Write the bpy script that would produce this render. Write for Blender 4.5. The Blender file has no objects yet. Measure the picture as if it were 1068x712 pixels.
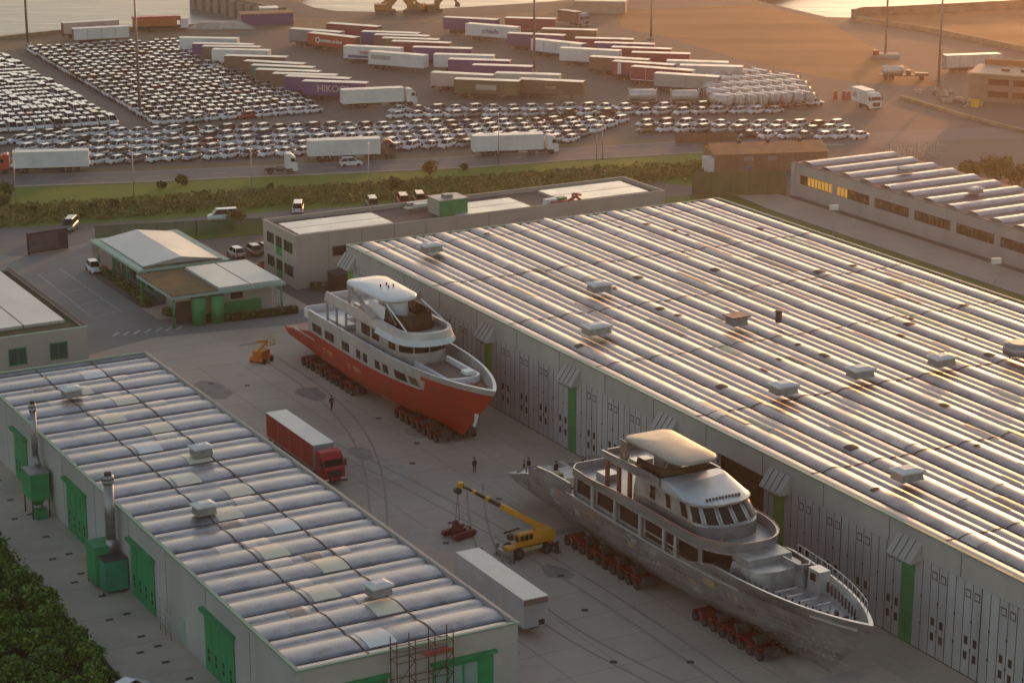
import bpy, math, random
from mathutils import Vector, Matrix, noise
random.seed(7)
R = math.radians
scene = bpy.context.scene
COL = scene.collection
H = 84.0
PITCH = R(16.25); FPX = 2319.0
# ------------------------------------------------------------------ site survey: from a sight line of the photograph to a point of the ground
def at(px, py, z=0.0):
    u = (px-534)/FPX; v = -(py-356)/FPX
    d = Vector((u, math.cos(PITCH)+v*math.sin(PITCH), -math.sin(PITCH)+v*math.cos(PITCH)))
    t = (z-H)/d.z
    return Vector((d.x*t, d.y*t, z))
SA = R(28.8)                       # the yard is turned this much
EX = Vector((math.cos(SA), math.sin(SA), 0)); EY = Vector((-math.sin(SA), math.cos(SA), 0))
def S(x, y, z=0.0): return EX*x + EY*y + Vector((0, 0, z))
def toS(p): return (p.dot(EX), p.dot(EY))
def az(a, b): return math.atan2((b-a).y, (b-a).x)
# ------------------------------------------------------------------ materials
MATS = {}
def mat(name, col, rough=0.7, metal=0.0, var=0.15, scale=0.6, bump=0.0, bscale=8.0, spec=None, col2=None, stretch=None, rvar=0.1, tpos=(0.35, 0.65), coat=0.0):
    if name in MATS: return MATS[name]
    m = bpy.data.materials.new(name); m.use_nodes = True
    nt = m.node_tree; N = nt.nodes; L = nt.links
    b = N['Principled BSDF']
    b.inputs['Metallic'].default_value = metal
    if spec is not None: b.inputs['Specular IOR Level'].default_value = spec
    if coat: b.inputs['Coat Weight'].default_value = coat; b.inputs['Coat Roughness'].default_value = 0.1
    tc = N.new('ShaderNodeTexCoord'); mp = N.new('ShaderNodeMapping')
    L.new(tc.outputs['Object'], mp.inputs['Vector'])
    if stretch: mp.inputs['Scale'].default_value = stretch
    nz = N.new('ShaderNodeTexNoise'); nz.inputs['Scale'].default_value = scale; nz.inputs['Detail'].default_value = 6; nz.inputs['Roughness'].default_value = 0.6
    L.new(mp.outputs[0], nz.inputs['Vector'])
    rp = N.new('ShaderNodeValToRGB'); L.new(nz.outputs['Fac'], rp.inputs['Fac'])
    c2 = col2 if col2 else tuple(min(1, c*(1+var)) for c in col)
    c1 = col if col2 else tuple(c*(1-var) for c in col)
    rp.color_ramp.elements[0].position, rp.color_ramp.elements[1].position = tpos
    rp.color_ramp.elements[0].color = (*c1, 1); rp.color_ramp.elements[1].color = (*c2, 1)
    L.new(rp.outputs['Color'], b.inputs['Base Color'])
    mr = N.new('ShaderNodeMapRange'); L.new(nz.outputs['Fac'], mr.inputs['Value'])
    mr.inputs['From Min'].default_value = 0.3; mr.inputs['From Max'].default_value = 0.7
    mr.inputs['To Min'].default_value = max(0.02, rough-rvar); mr.inputs['To Max'].default_value = min(1, rough+rvar)
    L.new(mr.outputs[0], b.inputs['Roughness'])
    if bump:
        n2 = N.new('ShaderNodeTexNoise'); n2.inputs['Scale'].default_value = bscale; n2.inputs['Detail'].default_value = 4
        L.new(mp.outputs[0], n2.inputs['Vector'])
        bp = N.new('ShaderNodeBump'); bp.inputs['Strength'].default_value = bump; bp.inputs['Distance'].default_value = 0.1
        L.new(n2.outputs['Fac'], bp.inputs['Height']); L.new(bp.outputs[0], b.inputs['Normal'])
    MATS[name] = m
    return m
def leaf_mat(name, c1, c2):
    m = mat(name, c1, 0.7, col2=c2, scale=0.35, tpos=(0.3, 0.7))
    b = m.node_tree.nodes['Principled BSDF']
    return m
# ------------------------------------------------------------------ mesh builder
class MB:
    def __init__(s): s.v = []; s.f = []; s.m = []; s.sm = []
    def face(s, pts, m=0, smooth=False):
        i = len(s.v); s.v += [tuple(p) for p in pts]; s.f.append(tuple(range(i, i+len(pts)))); s.m.append(m); s.sm.append(smooth)
    def box(s, x0, x1, y0, y1, z0, z1, m=0, M=None):
        p = [Vector((x, y, z)) for z in (z0, z1) for (x, y) in ((x0, y0), (x1, y0), (x1, y1), (x0, y1))]
        if M is not None: p = [M @ q for q in p]
        i = len(s.v); s.v += [tuple(q) for q in p]
        for q in ((3, 2, 1, 0), (4, 5, 6, 7), (0, 1, 5, 4), (1, 2, 6, 5), (2, 3, 7, 6), (3, 0, 4, 7)):
            s.f.append(tuple(i+k for k in q)); s.m.append(m); s.sm.append(False)
    def prism(s, poly, z0, z1, m=0, mtop=None, scale=1.0, c=None, shift=(0, 0)):
        n = len(poly); i = len(s.v)
        if c is None: c = (sum(p[0] for p in poly)/n, sum(p[1] for p in poly)/n)
        a = sum(poly[k][0]*poly[(k+1) % n][1]-poly[(k+1) % n][0]*poly[k][1] for k in range(n))
        if a < 0: poly = poly[::-1]
        s.v += [(p[0], p[1], z0) for p in poly]
        s.v += [(c[0]+(p[0]-c[0])*scale+shift[0], c[1]+(p[1]-c[1])*scale+shift[1], z1) for p in poly]
        s.f.append(tuple(i+k for k in range(n))[::-1]); s.m.append(m); s.sm.append(False)
        s.f.append(tuple(i+n+k for k in range(n))); s.m.append(m if mtop is None else mtop); s.sm.append(False)
        for k in range(n):
            s.f.append((i+k, i+(k+1) % n, i+n+(k+1) % n, i+n+k)); s.m.append(m); s.sm.append(False)
    def cyl(s, p0, p1, r0, r1=None, n=10, m=0, caps=True, smooth=True):
        p0 = Vector(p0); p1 = Vector(p1); r1 = r0 if r1 is None else r1
        d = (p1-p0).normalized(); a = d.orthogonal().normalized(); b = d.cross(a)
        i = len(s.v)
        for (p, r) in ((p0, r0), (p1, r1)):
            for k in range(n):
                t = 2*math.pi*k/n; s.v.append(tuple(p + a*math.cos(t)*r + b*math.sin(t)*r))
        for k in range(n):
            s.f.append((i+k, i+(k+1) % n, i+n+(k+1) % n, i+n+k)); s.m.append(m); s.sm.append(smooth)
        if caps:
            s.f.append(tuple(i+k for k in range(n))[::-1]); s.m.append(m); s.sm.append(False)
            s.f.append(tuple(i+n+k for k in range(n))); s.m.append(m); s.sm.append(False)
    def tube(s, pts, r, n=6, m=0):
        for a, b in zip(pts[:-1], pts[1:]): s.cyl(a, b, r, r, n, m)
    def grid(s, rows, m=0, smooth=True, closed=False, mf=None):
        i = len(s.v); nr = len(rows); nc = len(rows[0])
        for r in rows: s.v += [tuple(p) for p in r]
        for a in range(nr-1):
            for c in range(nc if closed else nc-1):
                d = (c+1) % nc
                s.f.append((i+a*nc+c, i+a*nc+d, i+(a+1)*nc+d, i+(a+1)*nc+c)); s.m.append(mf(a, c) if mf else m); s.sm.append(smooth)
    def extend(s, o, M=None, mo=None):
        i = len(s.v)
        s.v += [tuple(M @ Vector(p)) for p in o.v] if M is not None else o.v
        s.f += [tuple(i+k for k in f) for f in o.f]; s.m += [mo(k) if mo else k for k in o.m]; s.sm += o.sm
    def mesh(s, name, mats):
        me = bpy.data.meshes.new(name); me.from_pydata(s.v, [], s.f)
        for q in mats: me.materials.append(q)
        me.polygons.foreach_set('material_index', s.m); me.polygons.foreach_set('use_smooth', s.sm)
        me.update(); return me
    def build(s, name, mats, parent=None, loc=(0, 0, 0), rz=0.0):
        if not isinstance(mats, (list, tuple)): mats = [mats]
        o = bpy.data.objects.new(name, s.mesh(name, mats)); COL.objects.link(o)
        o.location = loc; o.rotation_euler = (0, 0, rz)
        if parent: o.parent = parent
        return o
def tag(o, label, cat, group=None, kind=None):
    if label: o['label'] = label
    if cat: o['category'] = cat
    if group: o['group'] = group
    if kind: o['kind'] = kind
    return o
def thing(name, label, cat, loc=(0, 0, 0), rz=0.0, group=None):
    o = bpy.data.objects.new(name, None); COL.objects.link(o); o.empty_display_size = 0.5
    o.location = loc; o.rotation_euler = (0, 0, rz)
    return tag(o, label, cat, group)
def kids(o): return [c for c in ALLKIDS.get(o.name, [])] if False else list(o.children)
def copy_tree(o, loc, rz, label, parent=None):
    c = o.copy(); COL.objects.link(c)
    if parent: c.parent = parent
    else:
        c.location = loc; c.rotation_euler = (0, 0, rz)
        if label: c['label'] = label
    for ch in o.children: copy_tree(ch, None, None, None, c)
    return c
def share(name, me, parent, loc=(0, 0, 0), rz=0.0):
    o = bpy.data.objects.new(name, me); COL.objects.link(o); o.location = loc; o.rotation_euler = (0, 0, rz)
    if parent: o.parent = parent
    return o
def bar(s, p0, p1, w, h, m=0):
    p0 = Vector(p0); p1 = Vector(p1); d = (p1-p0); L = d.length; d.normalize()
    up = Vector((0, 0, 1)) if abs(d.z) < 0.95 else Vector((1, 0, 0))
    sd = up.cross(d).normalized(); up = d.cross(sd)
    M = Matrix((sd, d, up)).transposed().to_4x4(); M.translation = p0
    s.box(-w/2, w/2, 0, L, -h/2, h/2, m, M)
ORD = 'first second third fourth fifth sixth seventh eighth ninth tenth eleventh twelfth thirteenth fourteenth fifteenth sixteenth seventeenth eighteenth nineteenth twentieth'.split()
TENS = {2: ('twenty', 'twentieth'), 3: ('thirty', 'thirtieth'), 4: ('forty', 'fortieth'), 5: ('fifty', 'fiftieth')}
def ordinal(n):
    if n <= 20: return ORD[n-1]
    t, u = divmod(n, 10)
    return TENS[t][1] if u == 0 else TENS[t][0]+'-'+ORD[u-1]
def text_mesh(txt, size, bold=0.0):
    cu = bpy.data.curves.new('lettering', 'FONT'); cu.body = txt; cu.size = size; cu.extrude = 0.004; cu.offset = bold
    cu.align_x = 'CENTER'; cu.align_y = 'CENTER'
    o = bpy.data.objects.new('tmp', cu); COL.objects.link(o)
    dg = bpy.context.evaluated_depsgraph_get(); dg.update()
    me = bpy.data.meshes.new_from_object(o.evaluated_get(dg))
    bpy.data.objects.remove(o); me.name = 'lettering'
    return me
# palette
CONC = mat('yard_concrete', (0.48, 0.385, 0.32), 0.85, var=0.16, scale=0.05, bump=0.2, bscale=3)
ASPH = mat('lot_asphalt', (0.13, 0.118, 0.108), 0.88, var=0.22, scale=0.03, bump=0.2, bscale=2)
ROAD = mat('road_asphalt', (0.15, 0.15, 0.158), 0.85, var=0.15, scale=0.08)
PAVE = mat('pale_pavement', (0.45, 0.37, 0.305), 0.85, var=0.12, scale=0.15, bump=0.1)
SAND = mat('bare_gravel', (0.34, 0.17, 0.065), 0.9, col2=(0.23, 0.12, 0.05), scale=0.035, bump=0.3, bscale=1.5, stretch=(0.4, 1.6, 1))
GRASS = mat('verge_grass', (0.06, 0.14, 0.004), 0.9, col2=(0.17, 0.22, 0.012), scale=0.07, bump=0.5, bscale=2, tpos=(0.3, 0.72))
WHITE = mat('white_paint', (0.72, 0.72, 0.72), 0.45, var=0.08, scale=0.5)
LINE = mat('road_line', (0.45, 0.45, 0.43), 0.8, var=0.3, scale=1.5)
DARK = mat('dark_rubber', (0.025, 0.025, 0.025), 0.8, var=0.2)
GLASS = mat('dark_glass', (0.012, 0.014, 0.018), 0.1, var=0.2, spec=0.35)
BROWNGL = mat('brown_glass', (0.02, 0.010, 0.008), 0.18, var=0.3, spec=0.25)
STEEL = mat('grey_steel', (0.33, 0.33, 0.34), 0.45, 0.6, var=0.2, scale=1)
DSTEEL = mat('dark_steel', (0.08, 0.08, 0.085), 0.55, 0.4, var=0.2, scale=1)
WALL = mat('concrete_wall', (0.40, 0.395, 0.385), 0.8, var=0.1, scale=0.25, bump=0.1, stretch=(1, 1, 0.25))
WALLW = mat('warm_wall', (0.44, 0.40, 0.355), 0.8, var=0.08, scale=0.2, bump=0.1)
GREEN = mat('green_paint', (0.012, 0.26, 0.095), 0.5, var=0.15, scale=0.8)
GREENP = mat('pale_green_paint', (0.1, 0.30, 0.06), 0.55, var=0.2, scale=0.4, stretch=(1, 1, 0.3))
DOORG = mat('door_metal', (0.41, 0.42, 0.43), 0.55, 0.0, var=0.14, scale=0.5, stretch=(1, 1, 0.15))
ROOFM = mat('roof_aluminium', (0.42, 0.365, 0.365), 0.38, 0.8, var=0.22, scale=0.45, rvar=0.12)  # pinkish base imitates sunset reflection on the metal
ROOFL = mat('dull_roof_aluminium', (0.30, 0.30, 0.335), 0.36, 0.72, var=0.25, scale=0.5, rvar=0.12)
ROOFD = mat('roof_seam', (0.07, 0.055, 0.05), 0.7, var=0.3)
ROOFP = mat('roof_skylight_panel', (0.74, 0.66, 0.52), 0.4, 0.0, var=0.06, scale=1.2, spec=0.4)
RED = mat('red_primer', (0.40, 0.024, 0.008), 0.5, var=0.16, scale=0.35, stretch=(1, 0.6, 1))
REDT = mat('red_truck_paint', (0.42, 0.012, 0.018), 0.4, var=0.1)
YELLOW = mat('yellow_paint', (0.72, 0.30, 0.015), 0.45, var=0.12, scale=1)
ORANGE = mat('orange_paint', (0.6, 0.17, 0.02), 0.5, var=0.15)
ALU = mat('bare_aluminium', (0.38, 0.375, 0.38), 0.34, 0.75, var=0.24, scale=0.5, rvar=0.12, stretch=(1, 0.5, 1.8))
ALUD = mat('brushed_aluminium_deck', (0.42, 0.42, 0.42), 0.42, 0.6, var=0.22, scale=0.8)
TOPS = mat('yacht_topside_primer', (0.47, 0.44, 0.43), 0.45, 0.25, var=0.14, scale=0.5)
YWHITE = mat('yacht_white', (0.75, 0.76, 0.78), 0.35, 0.0, var=0.06, scale=0.6)
BRDECK = mat('red_brown_deck', (0.26, 0.09, 0.06), 0.7, var=0.25, scale=0.6)
HEDGE = leaf_mat('hedge_leaf', (0.09, 0.125, 0.018), (0.2, 0.21, 0.045))
LEAF = leaf_mat('shrub_leaf', (0.06, 0.16, 0.014), (0.2, 0.32, 0.045))
DLEAF = leaf_mat('dark_shrub_leaf', (0.025, 0.055, 0.012), (0.08, 0.12, 0.028))
BROWNL = leaf_mat('dry_reed', (0.19, 0.15, 0.045), (0.30, 0.235, 0.075))
GOLDL = leaf_mat('autumn_leaf', (0.2, 0.11, 0.012), (0.33, 0.2, 0.03))
TRUNK = mat('bark', (0.07, 0.055, 0.04), 0.9, var=0.3)
SKIN = mat('skin', (0.45, 0.26, 0.19), 0.6, var=0.05)
CLOTH = mat('dark_cloth', (0.022, 0.022, 0.026), 0.85, var=0.2)
CLOTHB = mat('navy_cloth', (0.03, 0.035, 0.06), 0.85, var=0.2)
HAZE_ON = True; EXPO = 0.95
# ================================================================== THE SETTING
def sheet(name, pts, z, m, kind='structure'):
    b = MB(); b.face([(p[0], p[1], 0) for p in pts], 0)
    o = b.build(name, m, None, (0, 0, z)); o['kind'] = kind
    if o.data.polygons[0].normal.z < 0: o.data.flip_normals()
    return o
P2 = lambda pts, z=0: [at(x, y, z) for (x, y) in pts]
# the land: one sheet with its quay edge, the sea beyond it
shore = P2([(0, 41), (62, 34), (130, 31), (212, 27), (268, 21), (292, 17.5)])
pier = [at(250, 11), at(205, 1), Vector((-130, 1000, 0)), Vector((-60, 1010, 0)), at(308, 1), at(327, 8)]
shore2 = P2([(350, 11.5), (392, 12.5), (462, 9), (560, 3), (640, -4)]) + [Vector((60, 760, 0)), Vector((110, 790, 0)), Vector((112, 720, 0))]
shore3 = P2([(790, 1), (862, 18), (889, 18.5), (893, 13), (960, 13), (1068, 7)])
land = [Vector((-900, -120, 0)), Vector((-900, 470, 0)), Vector((-260, 520, 0))] + shore + pier + shore2 + shore3 + [Vector((330, 660, 0)), Vector((900, 700, 0)), Vector((900, -120, 0))]
b = MB(); b.prism([(p.x, p.y) for p in land], -4, 0, 0)
g = b.build('ground', ASPH); g['kind'] = 'structure'
SEA = bpy.data.materials.new('sea_water'); SEA.use_nodes = True
nt = SEA.node_tree; bs = nt.nodes['Principled BSDF']; bs.inputs['Base Color'].default_value = (0.12, 0.175, 0.2, 1); bs.inputs['Roughness'].default_value = 0.3; bs.inputs['IOR'].default_value = 1.33
tc = nt.nodes.new('ShaderNodeTexCoord'); mp = nt.nodes.new('ShaderNodeMapping'); mp.inputs['Scale'].default_value = (0.25, 1.0, 1)
nt.links.new(tc.outputs['Object'], mp.inputs[0]); hs = None
for sc_, st in ((0.15, 1.0), (0.7, 0.8)):
    nz = nt.nodes.new('ShaderNodeTexNoise'); nz.inputs['Scale'].default_value = sc_; nz.inputs['Detail'].default_value = 5; nt.links.new(mp.outputs[0], nz.inputs['Vector'])
    bp = nt.nodes.new('ShaderNodeBump'); bp.inputs['Strength'].default_value = st; bp.inputs['Distance'].default_value = 0.5 if sc_ < 0.2 else 0.15
    nt.links.new(nz.outputs['Fac'], bp.inputs['Height'])
    if hs: nt.links.new(hs.outputs[0], bp.inputs['Normal'])
    hs = bp
nt.links.new(hs.outputs[0], bs.inputs['Normal'])
b = MB(); b.face([(-4000, 380, 0), (4000, 380, 0), (4000, 9000, 0), (-4000, 9000, 0)])
o = b.build('sea', SEA, None, (0, 0, -2.2)); o['kind'] = 'structure'
# zones of the ground
yard = [S(85, 60), S(85.6, 290), S(97, 292), S(122, 296), S(123, 60)]
sheet('yard_paving', yard, 0.004, CONC)
sheet('side_pavement', [S(57, 90), S(57, 262), S(66, 262), S(66, 90)], 0.004, PAVE)
b = MB()
for k in range(22): b.box(57.0, 64.1, 92+k*7.5, 92+k*7.5+0.06, 0.006, 0.010)
o = b.build('pavement_joints', mat('joint_dark', (0.3, 0.25, 0.21), 0.9), None, (0, 0, 0), SA); o['kind'] = 'structure'
apron = sheet('apron_strip', [S(117.6, 90), S(117.6, 268), S(122.9, 268), S(122.9, 90)], 0.008, PAVE)
sheet('parking_plaza', P2([(-60, 262), (30, 268), (95, 252), (100, 290), (165, 333), (330, 322), (330, 336), (160, 352), (85, 372), (-80, 300)]), 0.012, mat('plaza_concrete', (0.23, 0.225, 0.22), 0.85, var=0.14, scale=0.08, bump=0.1))
sheet('local_road', P2([(-120, 250), (0, 236), (60, 243), (215, 226), (345, 217), (470, 208), (470, 220), (345, 228), (232, 238), (95, 256), (30, 269), (-120, 292)]), 0.008, ROAD)
sheet('harbour_road', P2([(-150, 190), (0, 182), (150, 178.5), (300, 171.5), (470, 163.5), (600, 153.5), (735, 146), (880, 139.5), (1000, 134), (1180, 128), (1180, 140), (1000, 146), (880, 151), (735, 159), (600, 167), (470, 176), (300, 183), (150, 190), (0, 195), (-150, 203)]), 0.008, ROAD)
for (ya, yb) in ((0.6, 0.2),):
    top = [(-150, 190), (0, 182), (150, 178.5), (300, 171.5), (470, 163.5), (600, 153.5), (735, 146), (880, 139.5)]
    bot = [(-150, 203), (0, 195), (150, 190), (300, 183), (470, 176), (600, 167), (735, 159), (880, 151)]
    b = MB()
    for t, w in ((0.05, 0.08), (0.95, 0.08)):
        l0 = [at(*p)*(1-t) + at(*q)*t for p, q in zip(top, bot)]
        for a, c in zip(l0[:-1], l0[1:]):
            n = Vector((-(c-a).y, (c-a).x, 0)).normalized()*w
            b.face([a-n, c-n, c+n, a+n])
    for a, c in zip([at(*p)*.5+at(*q)*.5 for p, q in zip(top, bot)][:-1], [at(*p)*.5+at(*q)*.5 for p, q in zip(top, bot)][1:]):
        n = Vector((-(c-a).y, (c-a).x, 0)).normalized()*0.08; L = (c-a).length
        for k in range(int(L/6)):
            p = a+(c-a)*(k*6/L); q = a+(c-a)*((k*6+3)/L); b.face([p-n, q-n, q+n, p+n])
    for f in b.f: pass
    o = b.build('road_markings', LINE, None, (0, 0, 0.014)); o['kind'] = 'structure'
kerb = MB()
for a, c in zip(bot[:-1], bot[1:]): bar(kerb, at(*a)+Vector((0, -.3, .05)), at(*c)+Vector((0, -.3, .05)), 0.3, 0.14)
o = kerb.build('kerb', PAVE); o['kind'] = 'structure'
# dry grass margin of the car lot, grass verge
sheet('lot_margin', P2([(-150, 184), (0, 177.5), (150, 174), (300, 167), (470, 159), (600, 150), (735, 143.5), (735, 146), (600, 153.5), (470, 163.5), (300, 171.5), (150, 178.5), (0, 182), (-150, 190)]), 0.004, mat('dry_margin', (0.13, 0.10, 0.05), 0.9, col2=(0.19, 0.15, 0.08), scale=0.2))
sheet('grass_verge', P2([(-150, 204), (0, 196), (150, 191), (300, 184), (470, 177), (600, 168), (735, 160), (760, 163), (740, 196), (640, 186), (470, 208), (345, 217), (215, 226), (0, 238), (-150, 252)]), 0.012, GRASS)
sheet('grass_strip', P2([(195, 240), (350, 222), (350, 230), (275, 244), (205, 250), (110, 262), (100, 252)]), 0.016, GRASS)
sheet('meadow', [S(184.5, 80), S(184.5, 322), S(217, 316), S(215.5, 300), S(215, 80)], 0.012, mat('lawn', (0.055, 0.115, 0.018), 0.9, col2=(0.12, 0.17, 0.035), scale=0.15, bump=0.4))
sheet('gravel_lot', P2([(640, 12), (790, 5), (862, 22), (893, 40), (986, 92), (930, 88), (880, 84), (845, 78), (770, 62), (700, 40), (650, 30)]), 0.004, SAND)
sheet('quay_gravel', P2([(893, 14), (960, 14), (1068, 8), (1200, 0), (1200, 70), (1068, 52), (960, 30)]), 0.004, SAND)
sheet('bank_gravel', P2([(0, 42), (62, 35), (130, 32), (212, 28), (292, 18.5), (420, 22), (640, 8), (640, 24), (420, 24), (280, 34), (190, 38), (60, 46), (0, 54)]), 0.004, mat('bank_earth', (0.17, 0.12, 0.08), 0.9, col2=(0.24, 0.17, 0.11), scale=0.08))
sheet('hall_apron', [S(215.1, 80), S(215.6, 300), S(216.5, 318), S(224, 316), S(224, 80)], .008, PAVE)
# slab joints, repairs and tyre marks of the yard
b = MB()
for k in range(34): b.box(86.5, 117.5, 96+k*5.5, 96+k*5.5+.05, 0.0085, 0.0105)
for x in (91.8, 97.3, 102.8, 108.3, 113.8): b.box(x, x+.05, 80, 262, 0.0065, 0.0082)
o = b.build('slab_joints', mat('yard_joint', (.2, .175, .155), .95, var=.3, scale=.4), None, (0, 0, 0), SA); o['kind'] = 'structure'
b = MB(); q = random.Random(77)
for k in range(38):
    x = q.uniform(88, 116); y = q.uniform(100, 275); w_ = q.uniform(.6, 3.2); l_ = q.uniform(.6, 5); n = 9
    b.face([(x+w_*math.cos(6.283*i/n)*q.uniform(.6, 1.1), y+l_*math.sin(6.283*i/n)*q.uniform(.6, 1.1), .0112+k*.00008) for i in range(n)], k % 3)
o = b.build('yard_stains', [mat('oil_stain', (.27, .235, .21), .8, var=.2), mat('pale_repair', (.43, .375, .33), .9, var=.1), mat('damp_stain', (.31, .27, .24), .7, var=.2)], None, (0, 0, 0), SA); o['kind'] = 'structure'
b = MB()
for (x0, y0, x1, y1, bend) in ((91, 196, 106, 262, 5), (101, 120, 97, 235, 4), (107, 205, 98, 150, -6)):
    for off in (0, 2.0):
        zt_ = .0125+x0*.00002+off*.0003
        pts = [(x0+(x1-x0)*t+bend*math.sin(math.pi*t)+off, y0+(y1-y0)*t) for t in [i/24 for i in range(25)]]
        for a, c in zip(pts[:-1], pts[1:]): b.face([(a[0]-.13, a[1], zt_), (a[0]+.13, a[1], zt_), (c[0]+.13, c[1], zt_), (c[0]-.13, c[1], zt_)])
o = b.build('tyre_marks', mat('tyre_mark', (.315, .27, .24), .85, var=.1, scale=.3), None, (0, 0, 0), SA); o['kind'] = 'structure'
sheet('lane_paving', P2([(4, 56), (14, 54), (172, 138), (135, 134)]), 0.004, mat('lane_grey', (0.17, 0.15, 0.13), 0.9, var=0.15))
# painted lines and drain covers in the yard
b = MB()
def stripe(p, q, w=0.09, z=0):
    n = Vector((-(q-p).y, (q-p).x, 0)).normalized()*w
    b.face([p-n, q-n, q+n, p+n])
for p, q in (((455, 519), (478, 531)), ((510, 503), (541, 524)), ((555, 498), (580, 512)), ((398, 440), (402, 437)), ((500, 592), (520, 606))): stripe(at(*p), at(*q))
for k in range(7): stripe(at(118+k*11, 350.5-k*1.1), at(124+k*11, 346.5-k*1.1), 0.22)
for k in range(9): stripe(at(60+k*3.5, 288+k*5), at(78+k*9, 283+k*4.5), 0.05) if False else None
for (p, q) in (((62, 280), (128, 326)), ((40, 286), (95, 330)), ((90, 300), (60, 307)), ((108, 312), (78, 320)), ((125, 324), (95, 332))): stripe(at(*p), at(*q), 0.06)
for k in range(14): stripe(S(119.3, 100+k*12.5), S(122.3, 100+k*12.5), 0.05)
stripe(S(119.3, 95), S(119.3, 268), 0.05)
o = b.build('yard_lines', LINE, None, (0, 0, 0.017)); o['kind'] = 'structure'
for f in o.data.polygons: pass
b = MB()
rr = random.Random(3)
for p in ((430, 483), (470, 545), (520, 520), (605, 505), (625, 508), (465, 566), (500, 572), (360, 500), (372, 395), (610, 636), (640, 690), (585, 600), (338, 353), (318, 372), (258, 402), (220, 400), (395, 436), (435, 462), (560, 492), (845, 642), (905, 640), (720, 690)):
    q = at(*p); b.box(q.x-.32, q.x+.32, q.y-.32, q.y+.32, 0.012, 0.016)
o = b.build('drain_covers', mat('cast_iron', (.055, .05, .048), .7)); o['kind'] = 'structure'
b = MB()
for k, y in enumerate((238, 231, 224.5, 219, 212, 206, 200.5, 199, 194, 188.5, 183, 180, 176.5, 172, 168, 163)):
    for x in ((60.3, 62.2) if k % 2 else (61.6,)): b.box(x-.36, x+.36, y-.26+(x-60)*.3, y+.26+(x-60)*.3, 0.008, 0.013)
o = b.build('pavement_gratings', MATS['cast_iron'], None, (0, 0, 0), SA); o['kind'] = 'structure'

# ================================================================== WAREHOUSES
PER = 5.6
def roof_profile(x0, x1, off, wide=3.5, rise=0.5, rise2=0.26, n=7, bays=None):
    """cross-section of the vaulted roof: (x, z, kind); a broad vault, a narrow one and a dark valley per bay"""
    pts = []; x = x0 + off - PER
    while x < x1:
        for (a, w, h, kd) in (bays or ((0.06, wide, rise, 0), (wide+0.06, PER-wide-0.16, rise2, 1))):
            for k in range(n+1):
                t = k/n; zz = h*math.sin(math.pi*(0.06+0.88*t))
                pts.append((x+a+w*t, zz, kd))
        pts.append((x+PER-0.08, -0.08, 2)); pts.append((x+PER+0.02, -0.08, 2))
        x += PER
    return [(min(max(p[0], x0), x1), p[1], p[2]) for p in pts if x0-0.01 <= p[0] <= x1+0.01]
def vault_roof(name, parent, W, L, z, off, along, seams, mats, patches=(), wide=3.5, rise=0.5, rise2=0.26, bays=None):
    """W across the vaults, L along them. along='y': vaults run along local Y."""
    b = MB(); pr = roof_profile(0, W, off, wide, rise, rise2, bays=bays)
    V = (lambda a, l, zz: (a, l, zz)) if along == 'y' else (lambda a, l, zz: (l, a, zz))
    ls = sorted(set([0, L]+[s for s in seams if 0 < s < L]))
    for i in range(len(ls)-1):
        a, c = ls[i], ls[i+1]; g = 0.03
        dz = rr.uniform(-.012, .012)
        rows = [[V(p[0], a+g, z+p[1]+dz) for p in pr], [V(p[0], c-g, z+p[1]+dz) for p in pr]]
        b.grid(rows, mf=lambda r, k: 1 if pr[k][2] == 2 or pr[min(k+1, len(pr)-1)][2] == 2 and pr[k][0] > pr[min(k+1, len(pr)-1)][0] else 0)
        if c < L:
            rows = [[V(p[0], c-0.09, z+p[1]+.035) for p in pr], [V(p[0], c+0.09, z+p[1]+.035) for p in pr]]
            b.grid(rows, m=1)
    base = [V(p[0], 0, z-.3) for p in pr]
    if along == 'x':
        for f in range(len(b.f)): b.f[f] = b.f[f][::-1]
    return b.build(name, mats, parent)
def patch(b, W, off, bay, l0, l1, z, along, sub=0, wide=3.5, rise=0.5, rise2=0.26, m=0, f0=0.0, f1=1.0, lift=0.03):
    x = off - PER + bay*PER
    a, w, h = (BAYS[sub][:3] if along == 'y' else ((0.06, wide, rise), (wide+0.06, PER-wide-0.16, rise2))[sub])
    V = (lambda q, l, zz: (q, l, zz)) if along == 'y' else (lambda q, l, zz: (l, q, zz))
    rows = []
    for l in (l0, l1): rows.append([V(x+a+w*t, l, z+h*math.sin(math.pi*(0.06+0.88*t))+lift) for t in [f0+(f1-f0)*k/6 for k in range(7)]])
    b.grid(rows, m=m)
    if along == 'x':
        for k in range(6): b.f[-1-k] = b.f[-1-k][::-1]
def roof_vent(parent_loc, rz, label, w=2.6, d=1.9, h=1.0, m=None):
    t = thing('roof_vent', label, 'roof vent', parent_loc, rz, 'boxed vents on the warehouse roofs')
    b = MB(); b.prism([(-w/2, -d/2), (w/2, -d/2), (w/2, d/2), (-w/2, d/2)], 0, h*.8, 0, scale=0.9); b.build('curb', m or STEEL, t)
    b = MB(); b.box(-w/2-.12, w/2+.12, -d/2-.12, d/2+.12, h*.8+.003, h, 0); b.prism([(-w/2, -d/2), (w/2, -d/2), (w/2, d/2), (-w/2, d/2)], h, h+.18, 0, scale=0.55); b.build('cap', WHITE if m is None else m, t)
    return t
# ---- main warehouse: local origin at S(123,60)
MX, MY0, MY1, MW, MZ = 123.0, 60.0, 271.0, 61.2, 11.3
ML = MY1-MY0
wh = thing('warehouse', 'huge grey warehouse with a pale vaulted metal roof and tall folding doors behind both yachts', 'warehouse', S(MX, MY0), SA)
b = MB()
DH = 8.9
pil = [k for k in [y-MY0 for y in (270.0, 249.9, 229.7, 209.4, 189.1, 168.8, 148.5, 128.2, 107.9, 87.6)]]
op = (171.4-MY0, 179.6-MY0)        # the open doorway
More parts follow.
